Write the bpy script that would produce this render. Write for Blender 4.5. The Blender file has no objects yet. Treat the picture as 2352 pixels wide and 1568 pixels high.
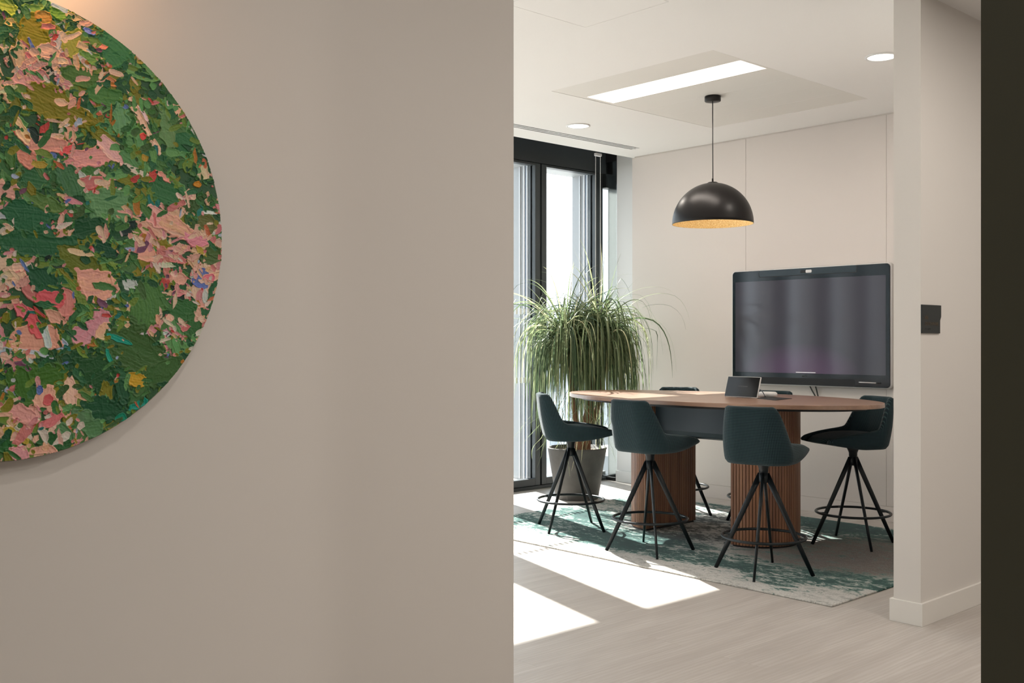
import bpy, bmesh, math, random
import numpy as np
from mathutils import Vector, Matrix
random.seed(7)
C = bpy.context.scene.collection
scene = bpy.context.scene

# ------------------------------------------------------------------ camera, world, sun, lamps, exposure
cam_data = bpy.data.cameras.new('camera')
cam = bpy.data.objects.new('camera', cam_data); C.objects.link(cam)
cam.location = (0, 0, 1.4)
cam.rotation_euler = (math.radians(90), 0, math.radians(-42.5))
cam_data.sensor_width = 36; cam_data.lens = 2380 / 2352 * 36
cam_data.clip_start = 0.05; cam_data.clip_end = 400
scene.camera = cam
vs = scene.view_settings
scene.display_settings.display_device = 'sRGB'
vs.view_transform = 'Standard'; vs.look = 'None'; vs.gamma = 1; vs.exposure = 0.0; vs.use_curve_mapping = False

world = bpy.data.worlds.new('world'); scene.world = world; world.use_nodes = True
wb = world.node_tree.nodes['Background']
wb.inputs['Color'].default_value = (0.83, 0.92, 1.0, 1); wb.inputs['Strength'].default_value = 3.4

SUN_DIR = Vector((-0.2719 * 0.7955, -0.9622 * 0.7955, -0.606))
sd = bpy.data.lights.new('sun', 'SUN'); sd.energy = 25; sd.angle = math.radians(0.55); sd.color = (1.0, 0.97, 0.92)
sun = bpy.data.objects.new('sun', sd); C.objects.link(sun)
sun.rotation_euler = SUN_DIR.to_track_quat('-Z', 'Y').to_euler(); sun.location = (8, 12, 8)

def lamp(name, loc, energy, size, color=(1, 0.93, 0.85), kind='AREA', sx=None, sy=None, aim=None, spot=None):
    d = bpy.data.lights.new(name, kind); d.energy = energy; d.color = color
    if kind == 'AREA':
        if sx: d.shape = 'RECTANGLE'; d.size = sx; d.size_y = sy
        else: d.shape = 'DISK'; d.size = size
    if kind == 'SPOT':
        d.spot_size = math.radians(spot); d.spot_blend = 0.8; d.shadow_soft_size = size
    o = bpy.data.objects.new(name, d); C.objects.link(o); o.location = loc
    if aim is not None:
        o.rotation_euler = (Vector(aim) - Vector(loc)).to_track_quat('-Z', 'Y').to_euler()
    return o

# daylight through the glazing (sampling aid for the sky only)
por = lamp('window_portal', (3.2, 7.5, 1.6), 1, 1, sx=9.4, sy=3.2, aim=(3.2, 0, 1.6))
por.data.cycles.is_portal = True
# ceiling lamps in the room
lamp('slot_lamp', (5.64, 4.525, 3.168), 16, 1, sx=0.26, sy=1.3, color=(1, 0.88, 0.78))
for x, y in ((6.161, 5.918), (6.06, 3.205)):
    lamp('downlight_lamp', (x, y, 3.165), 9, 0.16, color=(1, 0.9, 0.8))
# added lamps, unseen behind and beside the camera, to brighten the corridor
CORR_FILL = [(-0.9, 0.2, 6), (1.1, -1.2, 19), (3.1, 0.2, 30), (4.6, 1.3, 14), (-0.9, -1.6, 8), (3.1, -1.6, 20), (1.2, 0.9, 8), (6.0, 0.7, 18)]
for x, y, e in CORR_FILL:
    lamp('downlight_lamp', (x, y, 3.098), e, 0.16, color=(1, 0.925, 0.85))
# picture light bar over the round painting
lamp('picture_lamp', (0.70, 2.285, 2.345), 1.5, 1, sx=0.30, sy=0.03, color=(1, 0.50, 0.22), aim=(0.72, 2.42, 2.10))

# ------------------------------------------------------------------ helpers
def tag(o, label=None, cat=None, group=None, kind=None):
    if label: o['label'] = label
    if cat: o['category'] = cat
    if group: o['group'] = group
    if kind: o['kind'] = kind
    return o

def empty(name, loc, rz=0, label=None, cat=None, group=None, kind=None):
    o = bpy.data.objects.new(name, None); C.objects.link(o)
    o.location = loc; o.rotation_euler = (0, 0, rz); o.empty_display_size = 0.1
    return tag(o, label, cat, group, kind)

def build(name, bm, mat, parent=None, smooth=False, loc=None, rot=None, label=None):
    me = bpy.data.meshes.new(name); bm.normal_update(); bm.to_mesh(me); bm.free()
    mats = mat if isinstance(mat, (list, tuple)) else [mat]
    for m in mats: me.materials.append(m)
    if smooth:
        for p in me.polygons: p.use_smooth = True
    o = bpy.data.objects.new(name, me); C.objects.link(o)
    if parent: o.parent = parent
    if loc: o.location = loc
    if rot: o.rotation_euler = rot
    if label: o['label'] = label
    return o

def bevel(o, w, seg=2, angle=40):
    m = o.modifiers.new('bevel', 'BEVEL'); m.width = w; m.segments = seg
    m.limit_method = 'ANGLE'; m.angle_limit = math.radians(angle)
    return o

def box(bm, x0, x1, y0, y1, z0, z1, M=None, mi=0):
    vs = [bm.verts.new((x, y, z)) for x in (x0, x1) for y in (y0, y1) for z in (z0, z1)]
    for idx in ((0, 1, 3, 2), (4, 6, 7, 5), (0, 4, 5, 1), (2, 3, 7, 6), (0, 2, 6, 4), (1, 5, 7, 3)):
        f = bm.faces.new([vs[i] for i in idx]); f.material_index = mi
    if M is not None:
        for v in vs: v.co = M @ v.co
    return vs

def boxo(name, b, mat, parent=None, bev=0, kind=None, label=None):
    bm = bmesh.new(); box(bm, *b)
    o = build(name, bm, mat, parent, label=label)
    if bev: bevel(o, bev)
    if kind: o['kind'] = kind
    return o

def lathe(bm, prof, n=48, cx=0, cy=0, cap=True):
    rings = []
    for r, z in prof:
        if r < 1e-6: rings.append([bm.verts.new((cx, cy, z))])
        else: rings.append([bm.verts.new((cx + r * math.cos(2 * math.pi * k / n), cy + r * math.sin(2 * math.pi * k / n), z)) for k in range(n)])
    for a, b in zip(rings, rings[1:]):
        for k in range(n):
            k2 = (k + 1) % n
            if len(a) == 1 and len(b) == 1: continue
            if len(a) == 1: bm.faces.new((a[0], b[k2], b[k]))
            elif len(b) == 1: bm.faces.new((a[k], a[k2], b[0]))
            else: bm.faces.new((a[k], a[k2], b[k2], b[k]))
    bmesh.ops.recalc_face_normals(bm, faces=bm.faces)

def tube(bm, pts, radii, n=10, side=None, flat=1.0):
    """tube along pts; radii list; flat scales the axis perpendicular to 'side'"""
    pts = [Vector(p) for p in pts]; rings = []
    prev = None
    for i, p in enumerate(pts):
        t = (pts[min(i + 1, len(pts) - 1)] - pts[max(i - 1, 0)]).normalized()
        ref = Vector(side) if side is not None else (prev if prev is not None else (Vector((0, 0, 1)) if abs(t.z) < 0.9 else Vector((1, 0, 0))))
        u = (ref - t * ref.dot(t)).normalized(); v = t.cross(u); prev = u
        r = radii[i] if isinstance(radii, (list, tuple)) else radii
        rings.append([bm.verts.new(p + u * (r * math.cos(2 * math.pi * k / n)) + v * (r * flat * math.sin(2 * math.pi * k / n))) for k in range(n)])
    for a, b in zip(rings, rings[1:]):
        for k in range(n): bm.faces.new((a[k], a[(k + 1) % n], b[(k + 1) % n], b[k]))
    bm.faces.new(list(reversed(rings[0]))); bm.faces.new(rings[-1])

def torus(bm, R, r, z, n=64, m=10, sq=1.0):
    rings = []
    for i in range(n):
        a = 2 * math.pi * i / n
        rings.append([bm.verts.new(((R + r * math.cos(2 * math.pi * j / m)) * math.cos(a), (R + r * math.cos(2 * math.pi * j / m)) * math.sin(a), z + r * sq * math.sin(2 * math.pi * j / m))) for j in range(m)])
    for i in range(n):
        A, B = rings[i], rings[(i + 1) % n]
        for j in range(m): bm.faces.new((A[j], B[j], B[(j + 1) % m], A[(j + 1) % m]))

def outline_prism(bm, pts, z0, z1):
    lo = [bm.verts.new((x, y, z0)) for x, y in pts]; hi = [bm.verts.new((x, y, z1)) for x, y in pts]
    n = len(pts)
    for i in range(n): bm.faces.new((lo[i], lo[(i + 1) % n], hi[(i + 1) % n], hi[i]))
    bm.faces.new(list(reversed(lo))); bm.faces.new(hi)
    bmesh.ops.recalc_face_normals(bm, faces=bm.faces)

def rrect(x0, x1, y0, y1, r, seg=6):
    P = []
    for cx, cy, a0 in ((x1 - r, y1 - r, 0), (x0 + r, y1 - r, 90), (x0 + r, y0 + r, 180), (x1 - r, y0 + r, 270)):
        for k in range(seg + 1):
            a = math.radians(a0 + 90 * k / seg); P.append((cx + r * math.cos(a), cy + r * math.sin(a)))
    return P

def plate(name, y0, y1, z0, z1, x0, x1, r, mat, parent, label=None):
    """rounded plate on the screen wall: outline in Y-Z, thickness x0..x1"""
    bm = bmesh.new(); outline_prism(bm, rrect(y0, y1, z0, z1, r), x0, x1)
    for v in bm.verts: v.co = Vector((v.co.z, v.co.x, v.co.y))
    bmesh.ops.recalc_face_normals(bm, faces=bm.faces)
    return build(name, bm, mat, parent, label=label)

def copy_tree(o, parent=None):
    c = o.copy(); C.objects.link(c); c.parent = parent
    if parent is not None: c.matrix_parent_inverse = o.matrix_parent_inverse.copy()
    for ch in [x for x in C.objects if x.parent == o]: copy_tree(ch, c)
    return c

def text_mesh(name, body, size, mat, parent, M, depth=0.0005):
    cu = bpy.data.curves.new('text', 'FONT'); cu.body = body; cu.size = size; cu.extrude = depth
    to = bpy.data.objects.new('text', cu); C.objects.link(to)
    dg = bpy.context.evaluated_depsgraph_get(); dg.update()
    me = bpy.data.meshes.new_from_object(to.evaluated_get(dg)); me.name = name
    bpy.data.objects.remove(to, do_unlink=True)
    me.materials.clear(); me.materials.append(mat)
    me.transform(M)
    o = bpy.data.objects.new(name, me); C.objects.link(o); o.parent = parent
    return o

# ------------------------------------------------------------------ materials
def mat(name, col=(0.5, 0.5, 0.5), rough=0.5, metal=0.0, spec=0.5, **kw):
    m = bpy.data.materials.new(name); m.use_nodes = True
    b = m.node_tree.nodes['Principled BSDF']
    b.inputs['Base Color'].default_value = (*col, 1); b.inputs['Roughness'].default_value = rough
    b.inputs['Metallic'].default_value = metal; b.inputs['Specular IOR Level'].default_value = spec
    for k, v in kw.items(): b.inputs[k.replace('_', ' ')].default_value = v
    return m

class NT:
    def __init__(s, m): s.t = m.node_tree; s.b = s.t.nodes['Principled BSDF']
    def n(s, ty, **p):
        x = s.t.nodes.new(ty)
        for k, v in p.items():
            if k.startswith('i_'):
                key = k[2:].replace('_', ' ')
                x.inputs[int(key) if key.isdigit() else key].default_value = v
            else: setattr(x, k, v)
        return x
    def l(s, a, b): s.t.links.new(a, b)
    def coord(s, kind='Object', scale=(1, 1, 1), rot=(0, 0, 0)):
        c = s.n('ShaderNodeTexCoord'); mp = s.n('ShaderNodeMapping')
        mp.inputs['Scale'].default_value = scale; mp.inputs['Rotation'].default_value = rot
        s.l(c.outputs[kind], mp.inputs['Vector']); return mp.outputs['Vector']
    def noise(s, vec, scale, detail=4, rough=0.55, dist=0.0):
        x = s.n('ShaderNodeTexNoise'); x.inputs['Scale'].default_value = scale; x.inputs['Detail'].default_value = detail
        x.inputs['Roughness'].default_value = rough; x.inputs['Distortion'].default_value = dist
        s.l(vec, x.inputs['Vector']); return x.outputs['Fac']
    def ramp(s, fac, stops, interp='LINEAR'):
        r = s.n('ShaderNodeValToRGB'); r.color_ramp.interpolation = interp
        e = r.color_ramp.elements
        while len(e) < len(stops): e.new(0.5)
        for x, (p, c) in zip(e, stops):
            x.position = p; x.color = (*c, 1) if len(c) == 3 else c
        s.l(fac, r.inputs['Fac']); return r.outputs['Color']
    def mix(s, fac, a, b, mode='MIX'):
        x = s.n('ShaderNodeMix', data_type='RGBA', blend_type=mode)
        for i, v in ((0, fac), (6, a), (7, b)):
            if hasattr(v, 'links'): s.l(v, x.inputs[i])
            elif i == 0: x.inputs[0].default_value = v
            else: x.inputs[i].default_value = (*v, 1)
        return x.outputs[2]
    def math(s, op, a, b=0.0, c=None):
        x = s.n('ShaderNodeMath', operation=op)
        for i, v in enumerate((a, b) if c is None else (a, b, c)):
            if hasattr(v, 'links'): s.l(v, x.inputs[i])
            else: x.inputs[i].default_value = v
        return x.outputs[0]
    def bump(s, h, strength=0.2, dist=0.01):
        x = s.n('ShaderNodeBump'); x.inputs['Strength'].default_value = strength; x.inputs['Distance'].default_value = dist
        s.l(h, x.inputs['Height']); s.l(x.outputs['Normal'], s.b.inputs['Normal'])

def wall_mat(name, col, rough=0.75):
    m = mat(name, col, rough, spec=0.25); t = NT(m); v = t.coord('Object')
    n = t.noise(v, 1.3, 2); c = t.mix(n, tuple(x * 0.985 for x in col), tuple(min(1, x * 1.015) for x in col)); t.l(c, t.b.inputs['Base Color'])
    t.bump(t.noise(v, 260, 3), 0.05, 0.001); return m

M = {}
M['wall'] = wall_mat('wall_paint', (0.70, 0.665, 0.625))
M['room_wall'] = wall_mat('cladding_paint', (0.70, 0.65, 0.615), 0.6)
M['ceiling'] = wall_mat('ceiling_paint', (0.80, 0.785, 0.765))
M['ceil_panel'] = wall_mat('ceiling_panel_paint', (0.72, 0.70, 0.66), 0.6)
M['trim'] = mat('trim_paint', (0.78, 0.75, 0.70), 0.45)
M['white_trim'] = mat('white_trim', (0.70, 0.70, 0.69), 0.5)
M['olive'] = wall_mat('olive_paint', (0.090, 0.092, 0.068), 0.7)
M['seam'] = mat('seam_backing', (0.62, 0.58, 0.54), 0.8)
M['gap'] = mat('gap_dark', (0.03, 0.028, 0.025), 0.9)
M['frame'] = mat('window_frame_grey', (0.038, 0.046, 0.050), 0.42)
M['frame_dark'] = mat('window_gap_black', (0.006, 0.007, 0.008), 0.6)
M['ext'] = mat('exterior_metal', (0.28, 0.29, 0.30), 0.45, 0.0)
M['ext_light'] = mat('exterior_light_metal', (0.62, 0.64, 0.66), 0.35, 0.3)
M['ext_blue'] = mat('exterior_blue_metal', (0.10, 0.13, 0.18), 0.35)
M['terrace'] = mat('terrace_concrete', (0.45, 0.44, 0.42), 0.9)
M['black_metal'] = mat('black_powder_coat', (0.009, 0.0125, 0.015), 0.36, spec=0.3)
M['black'] = mat('matt_black', (0.008, 0.008, 0.009), 0.5)
M['beam'] = mat('beam_satin', (0.019, 0.034, 0.046), 0.33)
M['gold_text'] = mat('bronze_lettering', (0.11, 0.075, 0.045), 0.4, 0.4)
M['sign'] = mat('sign_dark', (0.014, 0.017, 0.016), 0.45)
M['silver'] = mat('silver_plastic', (0.62, 0.61, 0.60), 0.35, 0.4)
M['white_plastic'] = mat('white_plastic', (0.75, 0.75, 0.75), 0.4)
M['glass_black'] = mat('black_glass', (0.006, 0.013, 0.018), 0.12, spec=0.6)
M['cable'] = mat('cable_dark', (0.03, 0.035, 0.03), 0.4)
M['soil'] = mat('soil', (0.2, 0.15, 0.1), 0.95)

def emit(name, col, st):
    m = mat(name, (0.8, 0.8, 0.8), 0.5); b = m.node_tree.nodes['Principled BSDF']
    b.inputs['Emission Color'].default_value = (*col, 1); b.inputs['Emission Strength'].default_value = st; return m
M['lamp_white'] = emit('lamp_diffuser', (1, 0.95, 0.88), 4.0)
M['slot_glow'] = emit('slot_diffuser', (1, 0.90, 0.82), 0.95)

# clear glass: straight-through pane with Fresnel reflection
def glass(name, tint, f0=0.05, rough=0.0):
    m = bpy.data.materials.new(name); m.use_nodes = True; t = m.node_tree; t.nodes.clear()
    o = t.nodes.new('ShaderNodeOutputMaterial'); mx = t.nodes.new('ShaderNodeMixShader'); lw = t.nodes.new('ShaderNodeLayerWeight'); lw.inputs['Blend'].default_value = 0.5
    pw = t.nodes.new('ShaderNodeMath'); pw.operation = 'POWER'; pw.inputs[1].default_value = 5
    ma = t.nodes.new('ShaderNodeMath'); ma.operation = 'MULTIPLY_ADD'; ma.inputs[1].default_value = 1 - f0; ma.inputs[2].default_value = f0
    tr = t.nodes.new('ShaderNodeBsdfTransparent'); gl = t.nodes.new('ShaderNodeBsdfGlossy')
    tr.inputs['Color'].default_value = (*tint, 1); gl.inputs['Roughness'].default_value = rough
    t.links.new(lw.outputs['Facing'], pw.inputs[0]); t.links.new(pw.outputs[0], ma.inputs[0]); t.links.new(ma.outputs[0], mx.inputs[0])
    t.links.new(tr.outputs[0], mx.inputs[1]); t.links.new(gl.outputs[0], mx.inputs[2]); t.links.new(mx.outputs[0], o.inputs[0])
    return m
M['glass'] = glass('window_glass', (0.97, 0.985, 0.985))
M['glass_side'] = glass('side_glass', (0.71, 0.725, 0.72), 0.07)
M['infill'] = mat('frosted_infill', (0.12, 0.16, 0.16), 0.5, Transmission_Weight=0.0)
t_ = NT(M['infill']); tr_ = t_.n('ShaderNodeBsdfTranslucent'); tr_.inputs['Color'].default_value = (0.76, 0.78, 0.77, 1); mx_ = t_.n('ShaderNodeMixShader'); t_.l(t_.b.outputs[0], mx_.inputs[1]); t_.l(tr_.outputs[0], mx_.inputs[2]); t_.l(mx_.outputs[0], [n for n in t_.t.nodes if n.type == 'OUTPUT_MATERIAL'][0].inputs[0])
M['decal'] = mat('frosted_decal', (0.85, 0.87, 0.88), 0.7, Transmission_Weight=0.0)

# oak planks running along X
def floor_mat():
    m = mat('oak_floor', (0.4, 0.33, 0.27), 0.42, spec=0.4); t = NT(m)
    v = t.coord('Object')
    br = t.n('ShaderNodeTexBrick', offset=0.37, squash=1.0)
    br.inputs['Scale'].default_value = 1; br.inputs['Brick Width'].default_value = 1.9; br.inputs['Row Height'].default_value = 0.23
    br.inputs['Mortar Size'].default_value = 0.0008; br.inputs['Mortar Smooth'].default_value = 0.1
    br.inputs['Color1'].default_value = (0, 0, 0, 1); br.inputs['Color2'].default_value = (1, 1, 1, 1); br.inputs['Mortar'].default_value = (0.5, 0.5, 0.5, 1)
    t.l(v, br.inputs['Vector'])
    # per-plank shift of the grain
    sh = t.n('ShaderNodeVectorMath', operation='MULTIPLY_ADD'); sh.inputs[1].default_value = (3.1, 5.7, 0); t.l(br.outputs['Color'], sh.inputs[0]); t.l(v, sh.inputs[2])
    mp = t.n('ShaderNodeMapping'); mp.inputs['Scale'].default_value = (0.55, 5.0, 1); t.l(sh.outputs[0], mp.inputs['Vector'])
    g1 = t.noise(mp.outputs[0], 2.2, 6, 0.6, 0.6)
    wv = t.n('ShaderNodeTexWave', wave_type='RINGS', rings_direction='Z'); wv.inputs['Scale'].default_value = 2.6; wv.inputs['Distortion'].default_value = 7; wv.inputs['Detail'].default_value = 2; wv.inputs['Detail Scale'].default_value = 1.2
    t.l(mp.outputs[0], wv.inputs['Vector'])
    mp2 = t.n('ShaderNodeMapping'); mp2.inputs['Scale'].default_value = (2, 60, 1); t.l(sh.outputs[0], mp2.inputs['Vector'])
    g2 = t.noise(mp2.outputs[0], 3, 3)
    c = t.ramp(g1, [(0.32, (0.415, 0.380, 0.355)), (0.68, (0.580, 0.545, 0.515))])
    c = t.mix(t.math('MULTIPLY', wv.outputs['Fac'], 0.42), c, (0.40, 0.35, 0.305))
    c = t.mix(t.math('MULTIPLY', g2, 0.45), c, (0.39, 0.345, 0.30))
    c = t.mix(t.math('MULTIPLY', t.math('SUBTRACT', br.outputs['Color'], 0.5), 0.12), c, (0.58, 0.52, 0.46))
    c = t.mix(t.math('MULTIPLY', br.outputs['Fac'], 0.45), c, (0.2, 0.15, 0.11))
    t.l(c, t.b.inputs['Base Color']); t.bump(g2, 0.08, 0.002); return m
M['floor'] = floor_mat()

def walnut(name, axis, base=((0.21, 0.095, 0.052), (0.36, 0.185, 0.11)), rough=0.33, ring=1.0):
    m = mat(name, (0.3, 0.15, 0.09), rough, spec=0.5); t = NT(m)
    s = [14, 14, 14]; s[axis] = 0.7
    v = t.coord('Object', tuple(s)); n = t.noise(v, 1.0, 6, 0.6, 0.5)
    s2 = [70, 70, 70]; s2[axis] = 2
    v2 = t.coord('Object', tuple(s2)); n2 = t.noise(v2, 1.0, 3)
    c = t.ramp(n, [(0.3, base[0]), (0.52, tuple((a + b) / 2 for a, b in zip(*base))), (0.72, base[1])])
    c = t.mix(t.math('MULTIPLY', n2, 0.3), c, tuple(x * 0.6 for x in base[0])); t.l(c, t.b.inputs['Base Color']); t.bump(n2, 0.06, 0.001); return m
M['walnut_top'] = walnut('walnut_veneer_top', 1, ((0.26, 0.14, 0.088), (0.42, 0.25, 0.165)), 0.4)
b_ = M['walnut_top'].node_tree.nodes['Principled BSDF']; b_.inputs['Coat Weight'].default_value = 0.75; b_.inputs['Coat Roughness'].default_value = 0.3
M['walnut_slat'] = walnut('walnut_slats', 2, ((0.17, 0.070, 0.038), (0.40, 0.19, 0.10)), 0.45)

def fabric():
    m = mat('teal_check_fabric', (0.02, 0.05, 0.06), 0.9, spec=0.2, Sheen_Weight=0.12, Sheen_Roughness=0.4); t = NT(m)
    uv = t.n('ShaderNodeUVMap'); uv.uv_map = 'UVMap'
    sp = t.n('ShaderNodeSeparateXYZ'); t.l(uv.outputs[0], sp.inputs[0])
    K = 2 * math.pi / 0.0092
    a = t.math('SINE', t.math('MULTIPLY', sp.outputs[0], K)); b = t.math('SINE', t.math('MULTIPLY', sp.outputs[1], K))
    a = t.math('SMOOTH_MIN', t.math('MAXIMUM', t.math('MULTIPLY_ADD', a, 1.1, -0.15), 0.0), 1.0, 0.1)
    b = t.math('SMOOTH_MIN', t.math('MAXIMUM', t.math('MULTIPLY_ADD', b, 1.1, -0.15), 0.0), 1.0, 0.1)
    f = t.math('MULTIPLY', t.math('ADD', a, b), 0.5)
    c = t.ramp(f, [(0.0, (0.006, 0.011, 0.017)), (0.45, (0.018, 0.041, 0.046)), (1.0, (0.076, 0.130, 0.133))])
    t.l(c, t.b.inputs['Base Color']); t.bump(f, 0.35, 0.002); return m
M['fabric'] = fabric()

def rug_mat():
    m = mat('distressed_rug', (0.3, 0.4, 0.36), 0.95, spec=0.1, Sheen_Weight=0.15); t = NT(m)
    v = t.coord('Object', (1, 1, 1))
    vs_ = t.coord('Object', (2.6, 1, 1))        # streaks run along Y
    big = t.noise(vs_, 1.15, 5, 0.62, 0.4)
    fine = t.noise(t.coord('Object', (5, 2.6, 1)), 3.9, 9, 0.74, 1.6)
    tiny = t.noise(t.coord('Object', (40, 18, 1)), 5, 5, 0.8)
    mid = t.noise(t.coord('Object', (1.6, 1, 1)), 3.4, 9, 0.68, 0.6)
    mixn = t.math('ADD', t.math('ADD', t.math('MULTIPLY', big, 0.9), t.math('MULTIPLY', t.math('SUBTRACT', mid, 0.38), 0.9)), t.math('MULTIPLY', t.math('SUBTRACT', fine, 0.5), 1.75))
    mixn = t.math('ADD', mixn, t.math('MULTIPLY', t.math('SUBTRACT', tiny, 0.5), 0.45))
    sp = t.n('ShaderNodeSeparateXYZ'); t.l(v, sp.inputs[0])
    def blob(cx, cy, rx, ry):
        dx = t.math('DIVIDE', t.math('SUBTRACT', sp.outputs[0], cx), rx); dy = t.math('DIVIDE', t.math('SUBTRACT', sp.outputs[1], cy), ry)
        q = t.math('ADD', t.math('MULTIPLY', dx, dx), t.math('MULTIPLY', dy, dy))
        return t.math('MAXIMUM', t.math('SUBTRACT', 1.0, q), 0.0)
    # object centre is (6.105, 4.51)
    teal = blob(-0.72, -1.25, 0.42, 0.75)
    for b in ((-0.60, 0.25, 0.35, 1.1), (-0.15, 1.25, 0.5, 0.55), (0.95, -0.5, 0.5, 0.9), (-0.45, 1.3, .3, .6)):
        teal = t.math('MAXIMUM', teal, blob(*b))
    cream = blob(-1.15, -0.3, 0.28, 1.9)
    cream = t.math('MAXIMUM', cream, blob(-1.0, -1.62, 0.35, 0.5))
    k = t.math('ADD', mixn, t.math('MULTIPLY', teal, 0.20)); k = t.math('SUBTRACT', k, t.math('MULTIPLY', cream, 0.30))
    taupe = blob(0.1, -1.0, 0.75, 0.85)
    k = t.math('SUBTRACT', k, t.math('MULTIPLY', taupe, 0.15))
    cream_c = t.ramp(tiny, [(0.35, (0.30, 0.29, 0.265)), (0.58, (0.58, 0.56, 0.52))])
    taupe_c = t.ramp(tiny, [(0.36, (0.075, 0.060, 0.050)), (0.6, (0.225, 0.19, 0.165))])
    cream_c = t.mix(t.ramp(fine, [(0.50, (0, 0, 0)), (0.60, (0.75, 0.75, 0.75))]), cream_c, (0.24, 0.228, 0.205))
    light = t.mix(t.math('MINIMUM', t.math('MULTIPLY', taupe, 2.2), 1.0), cream_c, taupe_c)
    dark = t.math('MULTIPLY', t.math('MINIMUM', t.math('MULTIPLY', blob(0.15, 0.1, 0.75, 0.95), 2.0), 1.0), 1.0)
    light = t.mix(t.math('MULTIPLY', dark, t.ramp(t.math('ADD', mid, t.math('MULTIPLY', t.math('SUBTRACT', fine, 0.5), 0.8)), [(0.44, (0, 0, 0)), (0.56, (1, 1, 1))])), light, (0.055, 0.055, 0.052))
    c = t.mix(0, light, light)
    f1 = t.ramp(k, [(0.50, (0, 0, 0)), (0.60, (1, 1, 1))]); c = t.mix(f1, light, (0.13, 0.22, 0.19))
    f2 = t.ramp(k, [(0.60, (0, 0, 0)), (0.68, (1, 1, 1))]); c = t.mix(f2, c, (0.008, 0.066, 0.054))
    f3 = t.ramp(k, [(0.76, (0, 0, 0)), (0.86, (1, 1, 1))]); c = t.mix(f3, c, (0.012, 0.05, 0.045))
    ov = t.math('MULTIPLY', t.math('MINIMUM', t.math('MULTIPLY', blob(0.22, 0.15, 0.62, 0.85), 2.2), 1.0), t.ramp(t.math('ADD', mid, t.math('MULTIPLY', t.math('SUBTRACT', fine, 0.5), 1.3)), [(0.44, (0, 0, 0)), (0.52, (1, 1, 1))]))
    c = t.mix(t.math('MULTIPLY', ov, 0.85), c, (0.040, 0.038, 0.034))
    ov2 = t.math('MULTIPLY', t.math('MINIMUM', t.math('MULTIPLY', blob(0.15, -1.05, 0.70, 0.55), 2.5), 1.0), t.ramp(t.math('ADD', tiny, t.math('MULTIPLY', t.math('SUBTRACT', fine, 0.5), 0.8)), [(0.40, (1, 1, 1)), (0.60, (0.15, 0.15, 0.15))]))
    c = t.mix(t.math('MULTIPLY', ov2, 0.8), c, (0.085, 0.068, 0.056))
    t.l(c, t.b.inputs['Base Color']); t.bump(tiny, 0.35, 0.002); return m
M['rug'] = rug_mat()

def pot_mat():
    m = mat('grey_clay_pot', (0.11, 0.104, 0.097), 0.75, spec=0.3); t = NT(m); v = t.coord('Object')
    c = t.ramp(t.noise(v, 9, 5), [(0.3, (0.095, 0.091, 0.086)), (0.7, (0.130, 0.124, 0.116))]); t.l(c, t.b.inputs['Base Color']); return m
M['pot'] = pot_mat()
def pebble_mat():
    m = mat('bark_gravel', (0.4, 0.3, 0.2), 0.9); t = NT(m); v = t.coord('Object')
    x = t.n('ShaderNodeTexVoronoi'); x.inputs['Scale'].default_value = 70; t.l(v, x.inputs['Vector'])
    sp = t.n('ShaderNodeSeparateXYZ'); t.l(x.outputs['Color'], sp.inputs[0])
    c = t.ramp(sp.outputs[0], [(0.0, (0.10, 0.06, 0.035)), (0.5, (0.42, 0.33, 0.24)), (1.0, (0.62, 0.56, 0.48))]); t.l(c, t.b.inputs['Base Color']); t.bump(x.outputs['Distance'], 1.0, 0.02); return m
M['gravel'] = pebble_mat()
def bark():
    m = mat('palm_bark', (0.2, 0.09, 0.04), 0.85); t = NT(m); v = t.coord('Object', (6, 6, 1.5))
    n = t.noise(v, 7, 6, 0.65, 0.4); c = t.ramp(n, [(0.3, (0.09, 0.035, 0.018)), (0.7, (0.30, 0.14, 0.07))]); t.l(c, t.b.inputs['Base Color']); t.bump(n, 0.6, 0.01); return m
M['bark'] = bark()
def leaf():
    m = mat('palm_leaf', (0.1, 0.17, 0.05), 0.45, spec=0.4); t = NT(m)
    at = t.n('ShaderNodeAttribute', attribute_name='tint'); sp = t.n('ShaderNodeSeparateColor'); t.l(at.outputs['Color'], sp.inputs[0])
    c = t.ramp(sp.outputs[0], [(0.0, (0.040, 0.078, 0.038)), (0.45, (0.115, 0.165, 0.082)), (0.8, (0.31, 0.36, 0.19)), (1.0, (0.52, 0.50, 0.30))])
    t.l(c, t.b.inputs['Base Color'])
    tr = t.n('ShaderNodeBsdfTranslucent'); t.l(c, tr.inputs['Color']); mx = t.n('ShaderNodeMixShader'); mx.inputs[0].default_value = 0.48
    out = [n for n in t.t.nodes if n.type == 'OUTPUT_MATERIAL'][0]
    t.l(t.b.outputs[0], mx.inputs[1]); t.l(tr.outputs[0], mx.inputs[2]); t.l(mx.outputs[0], out.inputs[0]); return m
M['leaf'] = leaf()
def gold():
    m = mat('gold_leaf_lining', (0.75, 0.50, 0.20), 0.5, 0.35); t = NT(m)
    v = t.coord('Object', (1, 1, 1)); n = t.noise(v, 62, 4, 0.7, 3.5)
    c = t.ramp(n, [(0.35, (0.55, 0.36, 0.13)), (0.5, (0.88, 0.66, 0.32)), (0.62, (1.0, 0.92, 0.66))]); t.l(c, t.b.inputs['Base Color']); t.bump(n, 0.8, 0.006); return m
M['gold'] = gold()
M['shade_black'] = mat('satin_black_shade', (0.007, 0.006, 0.006), 0.36, 0.0, spec=0.28)
def paint():
    m = mat('impasto_paint', (0.3, 0.3, 0.3), 0.5, spec=0.35); t = NT(m)
    at = t.n('ShaderNodeAttribute', attribute_name='paint'); t.l(at.outputs['Color'], t.b.inputs['Base Color']); return m
M['paint'] = paint()
M['canvas_edge'] = mat('canvas_edge', (0.28, 0.25, 0.20), 0.8)

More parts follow.
